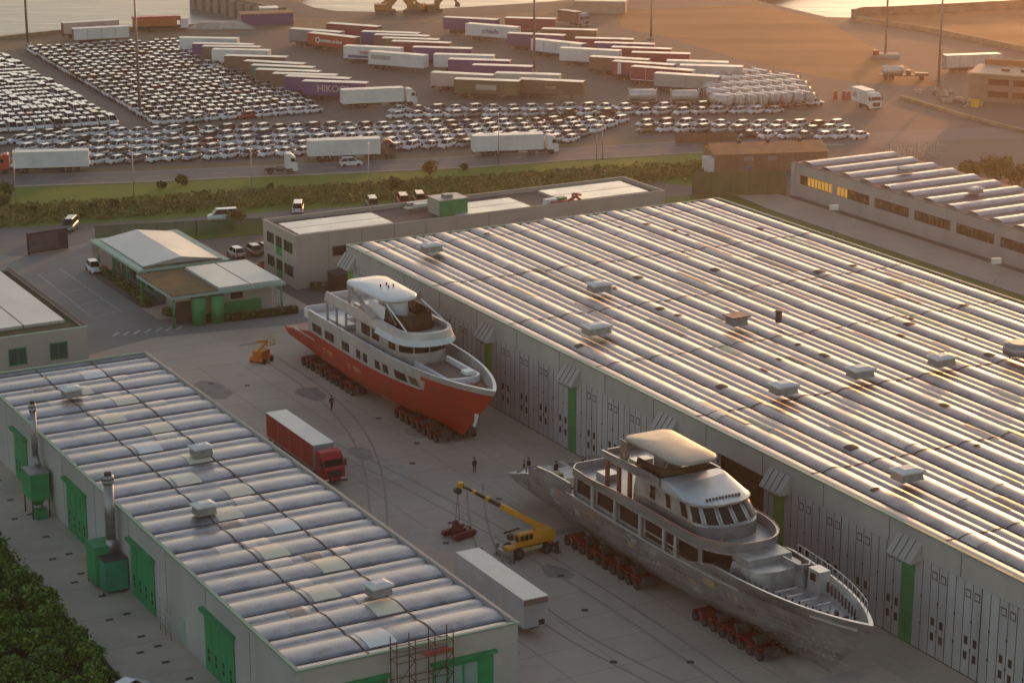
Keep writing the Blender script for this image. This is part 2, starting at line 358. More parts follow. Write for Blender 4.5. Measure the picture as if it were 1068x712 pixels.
# wall: fascia above the doors, back / side / end walls
b.box(0.0, 0.35, 0, ML, DH, MZ-.05); b.box(0.36, MW, ML-.3, ML, 0, MZ-.1); b.box(MW-.3, MW, 0, ML-.31, 0, MZ-.1); b.box(0.36, MW-.31, 0, .3, 0, MZ-.1)
for f in range(int(ML/10.15)): b.box(-0.03, 0.0, f*10.15+.1, f*10.15+.16, DH+.05, MZ-.1, 1)
b.build('wall', [WALL, DSTEEL], wh)
b = MB(); b.box(-.12, .30, 0, ML, MZ-.045, MZ+.12); b.box(MW-.25, MW+.1, 0, ML, MZ-.095, MZ+.1); b.box(.31, MW-.26, ML-.3, ML+.05, MZ-.095, MZ+.06)
b.build('gutter', mat('green_gutter', (0.16, 0.30, 0.22), 0.5, var=0.15), wh)
BAYS = ((0.06, 2.5, .40, 0), (2.60, 1.2, .24, 1), (3.84, 1.62, .22, 1))
seams = []; y = 3.0
while y < ML: seams.append(y); y += 20.3
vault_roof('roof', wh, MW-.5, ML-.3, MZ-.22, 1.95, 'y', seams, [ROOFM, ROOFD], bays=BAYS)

# patches of paler or tinted sheet on the vaults, tones imitating sunset reflection
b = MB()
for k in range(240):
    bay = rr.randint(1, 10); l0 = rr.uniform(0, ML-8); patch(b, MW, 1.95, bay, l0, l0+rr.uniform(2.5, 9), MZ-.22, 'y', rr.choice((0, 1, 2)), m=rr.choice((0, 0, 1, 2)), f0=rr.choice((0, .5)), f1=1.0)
b.f = [f for f in b.f if True]
pm = [mat('sunset_tint_sheet', (0.56, 0.49, 0.46), 0.38, 0.75, var=0.2), mat('dull_sunset_tint_sheet', (0.34, 0.29, 0.28), 0.5, 0.6, var=0.25), mat('yellowed_panel', (0.60, 0.54, 0.36), 0.4, 0.1, var=0.15)]
o = b.build('tinted_sheet', pm, wh); o['label'] = 'scattered dull and yellowed sheets tinted to imitate sunset reflection'; o['kind'] = 'stuff'
b = MB()
for k in range(46):
    bay = rr.randint(1, 10); l0 = rr.uniform(60, ML-4); patch(b, MW, 1.95, bay, l0, l0+rr.uniform(.5, 1.4), MZ-.22, 'y', rr.choice((0, 0, 1)), f0=rr.uniform(.1, .4), f1=rr.uniform(.5, .8), lift=.05)
o = b.build('roof_stain', ROOFD, wh); o['kind'] = 'stuff'
# doors
def louvre(b, y, z, w=.45, h=.75, m=1): b.box(-.045, -.02, y-w/2, y+w/2, z-h/2, z+h/2, m)
for i in range(len(pil)-1):
    y1 = pil[i]-0.9; y0 = pil[i+1]+0.9
    for (a, c) in ((y0, (y0+y1)/2-.02), ((y0+y1)/2+.02, y1)):
        segs = [(a, c)]
        if a < op[0] < c or a < op[1] < c:
            segs = [(max(a, op[1]), c)] if c > op[1] else []
            if a < op[0]-1: segs.append((a, op[0]))
        for (p, q) in segs:
            b = MB(); n = max(2, round((q-p)/1.1)); w = (q-p)/n
            b.box(0.02, .3, p, q, 0.05, DH-.02, 0)
            for k in range(n):
                b.box(-.02, .019, p+k*w+.05, p+(k+1)*w-.05, 0.08, DH-.06, 0)
            b.box(-.03, .018, p-.03, p+.045, .05, DH-.03, 1)
            for k in range(1, n): b.box(-.024, .0185, p+k*w-.022, p+k*w+.022, .06, DH-.05, 1)  # dark strips paint in the shade of the gaps between leaves
            for k in range(1, n, 2):
                for z in (5.3, 2.6): b.box(-.05, -.021, p+k*w-.09, p+k*w+.09, z-.12, z+.12, 1)
                if k % 4 == 1 or n < 4:
                    for s in (-.6, .6):
                        for z in (3.4, 1.95): louvre(b, p+k*w+s, z)
                        b.box(-.045, -.02, p+k*w+s-.35, p+k*w+s+.35, 7.45, 8.2, 1); b.box(-.05, -.046, p+k*w+s-.27, p+k*w+s+.27, 7.55, 8.1, 0)
            b.build('folding_door', [DOORG, DARK], wh)
b = MB(); b.box(1.2, 1.5, op[0]-.5, op[1]+.5, 0, DH); b.build('doorway_shade_panel', mat('doorway_shade_black', (0.018, 0.009, 0.007), 0.95), wh)  # near-black panel painted to stand in for the interior's shade
b = MB(); b.box(.32, .36, .3, ML-.3, 0, DH, 0)
for i, y in enumerate(pil):
    if y > ML-1.5: y = ML-1.3
    c = MB(); c.box(-.06, .4, y-.88, y+.88, 0, DH-.45, 0); c.box(-.09, -.061, y-.05, y+.05, .1, 3.0, 1); c.box(-.08, -.061, y-.8, y+.8, 2.98, 3.06, 1)
    c.build('pillar_panel', [GREENP if i in (0, 2, 5) else GREEN, mat('dark_green_trim', (0.01, 0.14, 0.05), 0.5)], wh)  # second material: trim strips in a darker green
    c = MB(); w = 1.75
    prof = [(-.02, MZ-1.05), (-1.25, DH-.35), (-1.25, DH-.5), (-.02, DH-.5)]
    c.grid([[(px, y-w, pz) for px, pz in prof+[prof[0]]], [(px, y+w, pz) for px, pz in prof+[prof[0]]]], smooth=False)
    c.face([(px, y-w, pz) for px, pz in prof]); c.face([(px, y+w, pz) for px, pz in prof][::-1])
    for s in (-.9, 0.0, .9): bar(c, (-.04, y+s, MZ-1.02), (-1.27, y+s, DH-.3), .04, .06, 1)
    c.build('hood', [WALL, DSTEEL], wh)
# plant on the main roof
vent_px = [((450, 262), 'small grey vent at the far left corner of the big roof'), ((625, 303), 'grey box vent in the upper middle of the big warehouse roof, behind its larger twin'), ((622, 347), 'broad grey box vent on the big roof straight above the red yacht bow'),
           ((817, 409), 'grey box vent on the big roof in front of the two side by side vents'), ((897, 392), 'left grey vent of the side by side pair on the big roof'), ((982, 380), 'right grey vent of the side by side pair on the big roof'),
           ((946, 499), 'lone box vent on the orange lit near end of the big warehouse roof')]
for p, l in vent_px: roof_vent(at(p[0], p[1], MZ+.55), SA, l, 2.6 if p[0] != 622 else 3.0)
t = thing('roof_turret', 'box vent with a dark red lid on the middle of the big warehouse roof', 'roof vent', at(768, 338, MZ+.55), SA)
b = MB(); b.prism([(-1, -.9), (1, -.9), (1, .9), (-1, .9)], 0, 1.0, 0); b.build('curb', STEEL, t); b = MB(); b.box(-1.3, 1.3, -1.1, 1.1, 1.003, 1.15); b.build('lid', mat('dark_red_lid', (0.2, 0.03, 0.03), .5), t)
t = thing('roof_flue', 'short dark flue pipe beside the red lidded vent on the big roof', 'flue', at(812, 336, MZ+.5), SA)
b = MB(); b.cyl((0, 0, 0), (0, 0, 1.3), .4, .4); b.build('pipe', DSTEEL, t); b = MB(); b.cyl((0, 0, 1.303), (0, 0, 1.5), .6, .3); b.build('cowl', DSTEEL, t)
t = thing('roof_tank', 'round grey extractor drum on a stand at the right edge of the big roof', 'extractor', at(1063, 372, MZ+.5), SA)
b = MB(); b.cyl((0, 0, .45), (0, 0, 1.5), 1.9, 1.9, 20); b.cyl((0, 0, 1.5), (0, 0, 1.75), 1.9, 1.2, 20); b.build('drum', STEEL, t)
b = MB()
for k in range(4): b.cyl((1.4*math.cos(k*1.57), 1.4*math.sin(k*1.57), 0), (1.4*math.cos(k*1.57), 1.4*math.sin(k*1.57), .447), .08)
b.build('stand', DSTEEL, t)
# ---- left building (LB): local origin S(64.4,153.2)
BX, BY0, BW, BL, BZ = 64.4, 153.2, 20.4, 92.4, 8.0
lb = thing('workshop_building', 'long low workshop with grey striped vault roof and green doors in the left foreground', 'workshop', S(BX, BY0), SA)
b = MB(); b.box(0, .3, 0, BL, 0, BZ-.02); b.box(BW-.3, BW, 0, BL, 0, BZ-.02); b.box(.301, BW-.301, BL-.3, BL, 0, BZ-.02, 1); b.box(.301, BW-.301, 0, .3, 0, BZ-.02, 1)
for k in range(1, 9): b.box(-.012, 0, k*10.2, k*10.2+.06, 0, BZ-.1, 2)
b.build('wall', [WALL, WALLW, DSTEEL], lb)
b = MB(); b.box(-.14, .22, -.1, BL+.1, BZ-.017, BZ+.13); b.box(BW-.22, BW+.1, -.1, BL+.1, BZ-.017, BZ+.13, 1); b.box(.221, BW-.221, -.1, .25, BZ-.017, BZ+.11); b.box(.221, BW-.221, BL-.25, BL+.1, BZ-.017, BZ+.11)
b.build('gutter', [MATS['green_gutter'], WALLW], lb)
BR = BZ-.26
vault_roof('roof', lb, BL, BW-.1, BR, 1.6, 'x', (6.7, 13.4), [ROOFL, ROOFD], wide=3.6, rise=.27, rise2=.17)
for k in range(17):
    for (l0, sub) in ((7.0, 0), (13.6, 0)):
        bay = k+1; 
        if (k + (l0 > 10)) % 2: continue
        c = MB(); a = l0 + (0.3 if l0 < 10 else -2.9); patch(c, BL, 1.6, bay, a, a+2.6, BR, 'x', 0, wide=3.6, rise=.27, rise2=.17, f0=.03, f1=.97)
        if 1.6-PER+bay*PER+3.7 < BL: c.build('skylight', ROOFP if k % 5 else WHITE, lb)
b = MB()
for k in range(22):
    bay = rr.randint(1, 15); l0 = rr.choice((4.2, 7, 10.5, 13.6)); patch(b, BL, 1.6, bay, l0, l0+rr.uniform(1.5, 2.6), BR, 'x', 1, wide=3.6, rise=.27, rise2=.17)
o = b.build('tinted_sheet', [pm[0]], lb); o['kind'] = 'stuff'
b = MB()
def green_door(y0, y1, z1, hood=True):
    c = MB(); n = 4; w = (y1-y0)/n
    c.box(-.05, 0, y0, y1, .05, z1, 1)
    for k in range(n):
        c.box(-.09, -.051, y0+k*w+.04, y0+(k+1)*w-.04, .1, z1-.05, 0)
        for z in (1.3, 2.0): c.box(-.1, -.091, y0+(k+.5)*w-.2, y0+(k+.5)*w+.2, z-.25, z+.25, 2)
    d = c.build('folding_door', [GREEN, mat('dark_green_trim', (0.01, 0.14, 0.05), .5), DARK], lb)
    c = MB(); bar(c, (-.25, y0-.3, z1+.16), (-.25, y1+.3, z1+.16), .5, .3); c.build('door_hood', GREEN, d)
for (a, c) in ((227.2, 232.0), (207.0, 213.4), (187.0, 193.5), (167.0, 174.0)): green_door(a-BY0, c-BY0, 5.6)
for (a, c) in ((179.2, 180.6), (162.0, 163.6)):
    d = MB(); d.box(-.05, 0, a-BY0, c-BY0, .05, 2.6, 0); d.box(-.07, -.051, a-BY0+.1, c-BY0-.1, .1, 2.5, 0); d.build('side_door', mat('grey_green_door', (0.30, 0.38, 0.36), .5), lb)
# front end wall doors
for (a, c) in ((4.2, 8.0), (12.2, 18.0)):
    d = MB(); d.box(a, c, -.06, 0, .05, 5.9, 0)
    n = 4; w = (c-a)/n
    for k in range(n): d.box(a+k*w+.12, a+(k+1)*w-.12, -.075, -.061, .3, 5.4, 1 if k < n-1 else 0)
    o = d.build('panelled_door', [GREEN, mat('pale_door_panel', (0.24, 0.36, 0.32), .4)], lb)
    d = MB(); d.box(a-.2, c+.2, -.45, -.004, 5.9, 6.15); d.build('door_hood', GREEN, o)
for (p, l) in (((75, 413), 'tilted grey vent box on the far end of the striped workshop roof'), ((210, 474), 'grey vent box in the middle right of the striped workshop roof'), ((213, 535), 'grey vent box left of centre on the striped workshop roof'), ((395, 619), 'grey vent box at the near right end of the striped workshop roof')):
    roof_vent(at(p[0], p[1], BR+.4), SA+.1, l, 2.0, 1.5, 1.0)
# dust filters with chimneys along the left wall
def dust_filter(x, y, sx, sy, z0, z1, ch, label, double):
    t = thing('dust_filter', label, 'dust filter', S(x, y), SA, 'green dust filters along the workshop wall')
    if double:
        b = MB(); b.box(-sx/2, sx/2, -sy/2+2.0, sy/2, .35, z1, 0); b.build('filter_box', GREEN, t)
        b = MB(); b.box(-sx/2+.3, sx/2+.4, -sy/2, -sy/2+1.95, .35, z1-.9, 0); b.box(-sx/2+.3, sx/2+.4, -sy/2, -sy/2+1.95, z1-.897, z1-.8, 1); b.build('fan_box', [mat('teal_paint', (0.015, 0.22, 0.13), .5), DSTEEL], t)
    else:
        b = MB(); b.box(-sx/2, sx/2, -sy/2, sy/2, z0, z1, 0); b.prism([(-sx/2, -sy/2), (sx/2, -sy/2), (sx/2, sy/2), (-sx/2, sy/2)], z0-1.0, z0-.004, 0) if False else None
        b.prism([(-.4, -.4), (.4, -.4), (.4, .4), (-.4, .4)], z0-.9, z0-.004, 0, scale=2.2); b.box(-sx/2-.05, sx/2+.05, -sy/2-.05, sy/2+.05, z1+.003, z1+.12, 1); b.build('filter_box', [GREEN, STEEL], t)
        b = MB(); b.prism([(-.7, -1.9), (.5, -1.9), (.5, -.8), (-.7, -.8)], 0, 1.0, 0); b.build('dust_bin', GREEN, t)
    for sxx in (-1, 1):
        for syy in (-1, 1):
            b = MB(); b.cyl((sxx*(sx/2-.1), syy*(sy/2-.1), 0), (sxx*(sx/2-.1), syy*(sy/2-.1), .36 if double else z0), .08); b.build('leg', DSTEEL, t)
    b = MB(); x_ = sx/2-.35
    b.cyl((x_, sy/2-.4, z1+.1), (x_, sy/2+.3, z1+1.0), .34) if not double else b.cyl((x_, 0, z1-.85), (x_, 0, z1+.6), .5)
    yy = sy/2+.3 if not double else 0; r = .34 if not double else .5
    b.cyl((x_, yy, z1+.9 if not double else z1+.6), (x_, yy, ch-1.2), r, r, 14); b.cyl((x_, yy, ch-1.2), (x_, yy, ch-.7), r, r*1.35, 14); b.cyl((x_, yy, ch-.7), (x_, yy, ch-.25), r*1.35, r, 14); b.cyl((x_, yy, ch-.25), (x_, yy, ch), r*.7, r*.7, 14, 1)
    b.build('chimney', [STEEL, DARK], t)
    return t
dust_filter(62.9, 219.4, 2.0, 3.0, 2.0, 4.9, 12.0, 'green dust filter on legs with thin chimney, farther of the two on the workshop side', False)
dust_filter(62.7, 196.6, 2.2, 4.6, 0, 4.3, 11.7, 'solid green double dust filter with thick grey chimney, nearer one on the workshop side', True)
# white pipe railing along the wall, scaffold at the front
t = thing('wall_ladder', 'thin caged metal ladder frame standing against the workshop side wall', 'ladder', S(63.7, 182.6), SA)
b = MB()
for y in (-1.4, 0, 1.4): b.cyl((0, y, 0), (0, y, 3.4), .04)
for z in (.6, 1.3, 2.0, 2.7, 3.3): b.cyl((0, -1.4, z), (0, 1.4, z), .035)
b.build('frame', STEEL, t)
t = thing('scaffold_tower', 'rusty scaffold tower with red boards at the near end of the workshop', 'scaffold', S(75.1, 152.2), SA)
b = MB()
for x in (-2.6, -.9, .9, 2.6):
    for y in (-.75, .45): b.cyl((x, y, 0), (x, y, 9.6), .05)
b.build('standards', mat('rusty_steel', (0.13, 0.06, 0.045), .7, .3, var=.3), t)
b = MB()
for z in (1.9, 3.8, 5.7, 7.6, 8.6):
    for y in (-.75, .45): b.cyl((-2.7, y, z), (2.7, y, z), .04)
    for x in (-2.6, -.9, .9, 2.6): b.cyl((x, -.75, z), (x, .45, z), .04)
for k in range(4): b.cyl((-2.6, -.75, k*1.9), (-.9, -.75, k*1.9+1.9), .035); b.cyl((.9, -.75, k*1.9), (2.6, -.75, k*1.9+1.9), .035)
b.build('ledgers', MATS['rusty_steel'], t)
for z in (3.85, 7.65):
    b = MB(); b.box(-2.6 if z < 5 else .1, 2.6, -.7, .4, z, z+.06, 0); b.box(.0, 2.6, -.74, -.71, z+.1, z+.35, 0); b.build('deck_board', mat('red_board', (0.3, 0.06, 0.04), .7), t)
# ---- right building
RX, RY1, RZH = toS(at(827, 169, 5.8))[0], toS(at(827, 169, 5.8))[1], 5.8
RX2 = toS(at(932, 159.5, 5.8))[0]
RW = RX2-RX; RL = 120.0
rb = thing('long_hall', 'long pale hall with ribbon windows and widely spaced roof vaults at the right edge', 'hall', S(RX, RY1-RL), SA)
b = MB()
wins = []; y = RL-2.3
k = 0
zs0, zs1 = 2.35, 4.0
while y > 8:
    w = 9.0; wins.append((y-w, y)); y -= w+1.4; k += 1
b.box(0, .3, 0, RL, 0, zs0); b.box(0, .3, 0, RL, zs1, RZH)
prev = RL
for (a, c) in wins: b.box(0, .3, c, prev, zs0, zs1); prev = a
b.box(0, .3, 0, prev, zs0, zs1)
b.box(.301, RW, RL-.3, RL, 0, RZH-.1); b.box(RW-.3, RW, 0, RL-.301, 0, RZH-.1); b.box(.301, RW-.301, 0, .3, 0, RZH-.1); b.box(-.25, 0, RL-.9, RL+.1, 0, RZH)
b.build('wall', [WALL], rb)
WARMGL = bpy.data.materials.new('lit_window_glass'); WARMGL.use_nodes = True
q = WARMGL.node_tree.nodes['Principled BSDF']; q.inputs['Base Color'].default_value = (.3, .2, .08, 1); q.inputs['Emission Color'].default_value = (1, .5, .08, 1); q.inputs['Emission Strength'].default_value = .2; q.inputs['Roughness'].default_value = .2
for i, (a, c) in enumerate(wins):
    f = MB(); f.box(.05, .12, a, c, zs0, zs0+.08); f.box(.05, .12, a, c, zs1-.08, zs1)
    n = 9
    for k in range(n+1): f.box(.05, .12, a+(c-a)*k/n-.04, a+(c-a)*k/n+.04, zs0+.081, zs1-.081)
    fo = f.build('window', [mat('bronze_frame', (.10, .075, .05), .6)], rb)
    if i == 0: fo['label'] = 'ribbon window glowing yellow from inside'
    for k in range(n):
        p = MB(); p.box(.13, .15, a+(c-a)*k/n, a+(c-a)*(k+1)/n, zs0, zs1, 0)
        if k % 3 == 0 or i == 0: pass
    p = MB()
    for k in range(n): p.box(.13, .15, a+(c-a)*k/n+.01, a+(c-a)*(k+1)/n-.01, zs0, zs1, 1 if (i == 0 and k < 7) or (i == 1 and k in (6, 7, 8)) else 0)
    p.build('pane', [mat('window_glass_bronze', (.11, .085, .055), .25, var=.3), WARMGL], fo)
b = MB(); b.box(.0, RW, 0, RL, RZH-.099, RZH-.02, 0); b.box(-.1, .35, 0, RL+.1, RZH+.003, RZH+.1); b.build('flat_roof', mat('flat_roof_grey', (.16, .145, .14), .8), rb)
b = MB(); y = RL-1.2
while y > 3:
    rows = [[(xx, y-3.3+3.3*t, RZH+.02+.42*math.sin(math.pi*t)) for t in [k/8 for k in range(9)]] for xx in (1.0, RW-.6)]
    b.grid(rows); 
    b.face([(1.0, y-3.3+3.3*k/8, RZH+.02+.42*math.sin(math.pi*k/8)) for k in range(9)])
    b.face([(RW-.6, y-3.3+3.3*k/8, RZH+.02+.42*math.sin(math.pi*k/8)) for k in range(9)][::-1])
    b.build('roof_vault', ROOFL, rb); b = MB(); y -= 5.45
roof_vent(at(944, 179, RZH+.6), SA, 'white box vent on the right hall roof, farther of its two', 2.2, 1.6, .8)
roof_vent(at(1017, 201, RZH+.6), SA, 'white box vent on the right hall roof, nearer of its two', 2.2, 1.6, .8)
# ---- office block with flat roof
OX0, OX1, OY0, OY1, OZ = 124.3, 188.0, 291.6, 303.9, 8.0
of = thing('office_block', 'two storey beige office block with flat roof behind the big warehouse', 'office', S(OX0, OY0), SA)
OW, OD = OX1-OX0, OY1-OY0
b = MB(); b.box(0, OW, 0, .3, 0, OZ); b.box(0, OW, OD-.3, OD, 0, OZ); b.box(0, .3, .301, OD-.301, 0, OZ); b.box(OW-.3, OW, .301, OD-.301, 0, OZ)
for x in (5.2, 10.6, 16, 21.2, 26.5, 32): b.box(x, x+.05, -.012, 0, 0, OZ, 1)
b.build('wall', [WALLW, DSTEEL], of)
b = MB(); b.box(.3, OW-.3, .3, OD-.3, OZ-.75, OZ-.55); b.build('roof', mat('roof_felt', (.14, .115, .11), .9, var=.2), of)
b = MB(); b.box(-.06, OW+.06, -.06, .36, OZ+.002, OZ+.1); b.box(-.06, OW+.06, OD-.36, OD+.06, OZ+.002, OZ+.1); b.box(-.06, .36, .361, OD-.361, OZ+.002, OZ+.1); b.box(OW-.36, OW+.06, .361, OD-.361, OZ+.002, OZ+.1); b.build('parapet_cap', WALLW, of)
def roof_sheets(x0, x1, y0, y1):
    for a, c in ((y0, (y0+y1)/2-.12), ((y0+y1)/2+.12, y1)):
        p = MB(); p.box(x0, x1, a, c, OZ-.548, OZ-.1); p.build('roof_panel', mat('pale_roof_panel', (.62, .60, .57), .35, .3, var=.12, scale=.3), of)
roof_sheets(1.2, 16.5, 1.4, 9.2); roof_sheets(27.5, 40, 1.0, 8.2); roof_sheets(46.5, OW-2, 1.6, 10.4)
for z0 in (5.0, 1.5):
    for (y0, w) in ((1.2, 3.2), (5.2, 2.2), (8.2, 2.6)):
        f = MB(); f.box(-.04, 0, y0, y0+w, z0, z0+1.7, 0); o = f.build('window', [GREEN], of)
        if w == 2.2: pass
        p = MB(); n = 3
        for k in range(n): p.box(-.06, -.041, y0+w*k/n+.08, y0+w*(k+1)/n-.08, z0+.1, z0+1.6)
        p.build('pane', GLASS, o)
    f = MB(); f.box(-.045, 0, 5.3, 7.3, z0-1.2, z0-.01); f.build('green_door_panel', GREEN, of)
for (x0, w, z0, h) in ((5.8, 7.5, 4.3, 1.5),):
    f = MB(); f.box(x0, x0+w, -.05, 0, z0, z0+h); o = f.build('window', DSTEEL, of); p = MB()
    for k in range(3): p.box(x0+w*k/3+.1, x0+w*(k+1)/3-.1, -.06, -.051, z0+.12, z0+h-.12)
    p.build('pane', GLASS, o)
f = MB(); f.box(6.6, 13, -.04, 0, .0, 2.6); f.build('loading_gate', GREEN, of)
t = thing('dark_container', 'dark brown slatted shed between office block and red yacht', 'shed', S(132.5, 288.3), SA)
b = MB(); b.box(-4, 4, -1.6, 1.6, 0, 2.6); b.build('body', mat('dark_brown', (.055, .04, .035), .7, var=.3, stretch=(1, 1, 6)), t); b = MB(); b.box(-4.1, 4.1, -1.7, 1.7, 2.603, 2.75); b.build('roof', DSTEEL, t)
t = thing('roof_plant_room', 'green and cream plant room box standing on the office roof', 'plant room', at(467, 222, OZ-.4), SA)
b = MB(); b.box(-2.4, 2.4, -2, 2, 0, 2.4, 0); b.box(-2.42, -2.401, -1.9, 1.9, .1, 2.3, 1); b.build('body', [GREEN, WALLW], t); b = MB(); b.box(-2.5, 2.5, -2.1, 2.1, 2.403, 2.55); b.box(-.8, .6, -.6, .6, 2.553, 3.0); b.build('roof', STEEL, t)
t = thing('air_handler', 'flat pale air handling rack left of the green plant box on the office roof', 'air handler', at(437, 219, OZ-.4), SA)
b = MB(); b.box(-2.6, 2.2, -1.3, .2, .5, .7); b.box(-1.6, 2.6, .6, 1.6, .9, 1.1); b.build('rack', STEEL, t); b = MB()
for x in (-2, 2):
    for y in (-1.1, 1.3): b.cyl((x, y, 0), (x, y, .9 if y > 0 else .5), .06)
b.build('legs', DSTEEL, t); b = MB(); b.box(-1, 1.2, -1.1, 0, .703, 1.2); b.build('unit', WHITE, t)
t = thing('red_pipework', 'tangle of red pipes and a green box on the office roof by the white panels', 'pipework', at(592, 213, OZ-.4), SA)
b = MB(); b.tube([(-3, 0, .5), (0, 0, .5), (1.2, -.5, 1.2), (2.4, .2, .5)], .22, 8); b.tube([(1.5, 1, 0), (1.5, 1, 1.3), (3, 1, 1.0)], .2, 8); b.build('pipes', mat('red_pipe', (.4, .05, .05), .5), t)
b = MB(); b.box(-3.4, -1.4, .6, 1.8, 0, .9); b.build('unit', WHITE, t); b = MB(); b.box(-1.2, .2, .5, 1.6, 0, 1.0); b.build('green_unit', GREEN, t)
# ---- gatehouse canopies (two), small building at the left edge
def canopy(loc, W, D, z, label, gable):
    t = thing('gatehouse', label, 'gatehouse', loc, SA, 'green trimmed gatehouse buildings')
    b = MB()
    b.box(-.8, W+.8, -.8, D+.8, z-.45, z-.1, 0); b.build('fascia', mat('pale_green_fascia', (.30, .44, .37), .6), t)
    return t
ca = canopy(S(102.4, 296.6), 12.4, 20, 4.8, 'farther gatehouse with a low pale gable roof and teal glazed front', True)
b = MB(); W, D, z = 12.4, 20, 4.8
b.face([(0.5, .8, z), (W/2, .4, z+.9), (W/2, D-.4, z+.9), (0.5, D-.4, z)][::-1]); b.face([(W/2, .4, z+.9), (W-.5, .4, z), (W-.5, D-.4, z), (W/2, D-.4, z+.9)][::-1]); b.face([(0.5, .8, z), (W-.5, .4, z), (W/2, .4, z+.9)]); b.face([(0.5, D-.4, z), (W/2, D-.4, z+.9), (W-.5, D-.4, z)])
b.f = [f[::-1] for f in b.f]
b.build('roof', mat('pale_sheet_roof', (.60, .57, .54), .4, .25, var=.1, scale=.15), ca)
b = MB(); b.box(.2, W-.2, -.5, .3, z-.098, z+.0); b.build('gravel_edge', mat('roof_gravel', (.12, .10, .05), .9, var=.3), ca)
b = MB(); b.box(2.2, W-.4, .5, D-.5, 0, z-.452); b.build('wall', mat('teal_wall', (.16, .27, .23), .5, var=.2), ca)
for k in range(5):
    f = MB(); f.box(2.13, 2.2, 1.2+k*3.7, 4.2+k*3.7, .6, 3.6); o = f.build('window', GREEN, ca); p = MB(); p.box(2.1, 2.129, 1.35+k*3.7, 4.05+k*3.7, .75, 3.45); p.build('pane', mat('teal_glass', (.03, .10, .09), .1), o)
for k in range(4):
    f = MB(); f.cyl((.1, .2+k*6.4, 0), (.1, .2+k*6.4, z-.45), .16); f.build('column', GREEN, ca)
cb = canopy(S(101.6, 281.0), 15.4, 12.6, 4.6, 'nearer gatehouse with brown gravel roof half and two green cylinders in front', False)
W, D, z = 15.4, 12.6, 4.6
b = MB(); b.box(-.6, 6.2, -.6, D+.6, z-.098, z+.02); b.build('gravel_roof', mat('brown_gravel_roof', (.10, .075, .035), .95, col2=(.17, .12, .055), scale=.5, bump=.3), cb)
for (a, c) in ((6.4, 10.9), (11.1, W+.4)):
    b = MB(); b.box(a, c, -.2, D+.3, z-.098, z+.28); b.build('roof_panel', MATS['pale_sheet_roof'], cb)
b = MB(); b.box(3, W-.6, 1.2, D-.6, 0, z-.452); b.build('wall', WALLW, cb)
b = MB(); b.box(7.0, 13.2, 1.1, 1.19, .2, 2.3); b.build('green_panel', GREEN, cb); b = MB(); b.box(8.6, 10.4, 1.08, 1.19, 2.6, 3.5); b.build('window', GLASS, cb)
b = MB(); b.box(.2, 2.8, .4, .55, .3, 3.4); b.build('dark_screen', MATS['dark_brown'], cb)
for k, x in enumerate((3.3, 6.0)):
    b = MB(); b.cyl((x, -.2, 0), (x, -.2, 3.9), 1.0, 1.0, 18); b.build('green_cylinder', GREEN, cb)
for (x, y) in ((-.4, -.4), (-.4, D), (W+.2, -.4), (W+.2, D)):
    b = MB(); b.cyl((x, y, 0), (x, y, z-.45), .15); b.build('column', GREEN, cb)
t = thing('picket_railing', 'thin green picket railing at the right end of the nearer gatehouse', 'railing', S(117.9, 284.5), SA)
b = MB()
for k in range(9): b.cyl((.3*0, k*.8-1, 0), (0, k*.8-1, 2.1), .03)
b.build('pickets', GREEN, t); b = MB(); b.box(-.03, .03, -1, 5.4, 2.103, 2.16); b.box(-.03, .03, -1, 5.4, .3, .36) if False else None; b.build('rail', GREEN, t)
# low annex at the left edge
sl = thing('annex_building', 'small beige annex with flat pale roof and green windows at the left edge', 'annex', S(85.5, 270), SA)
W, D, z = 26.0, 35.0, 5.0
b = MB(); b.box(-W, 0, 0, .3, 0, z); b.box(-.3, 0, .301, D, 0, z); b.box(-W, -.301, D-.3, D, 0, z); b.box(-W, -W+.3, .301, D-.301, 0, z)
b.build('wall', WALLW, sl)
b = MB(); b.box(-W+.3, -.3, .3, D-.3, z-.5, z-.35, 0); b.build('gravel_roof', MATS['brown_gravel_roof'] if False else mat('mossy_roof', (.06, .06, .025), .95, col2=(.11, .10, .04), scale=.4), sl)
b = MB(); b.box(-W, .02, -.03, .32, z+.002, z+.1); b.box(-.32, .03, .321, D, z+.002, z+.1, 1); b.build('parapet_cap', [MATS['pale_green_fascia'], mat('rust_black_edge', (.05, .03, .03), .7)], sl)
for (a, c) in ((-W+.5, -13.2), (-13.0, -7.2), (-7.0, -1.6)):
    b = MB(); b.box(a, c, 4.6, D-1, z-.348, z+.05); b.build('roof_panel', MATS['pale_sheet_roof'], sl)
for x0 in (-16.3, -10.6, -5.2):
    f = MB(); f.box(x0, x0+2.4, -.05, 0, 1.2, 3.5); o = f.build('window', GREEN, sl); p = MB()
    for k in range(2): p.box(x0+.12+k*1.1, x0+1.14+k*1.1, -.06, -.051, 1.35, 3.35)
    p.build('pane', mat('teal_glass', (.03, .10, .09), .1), o)
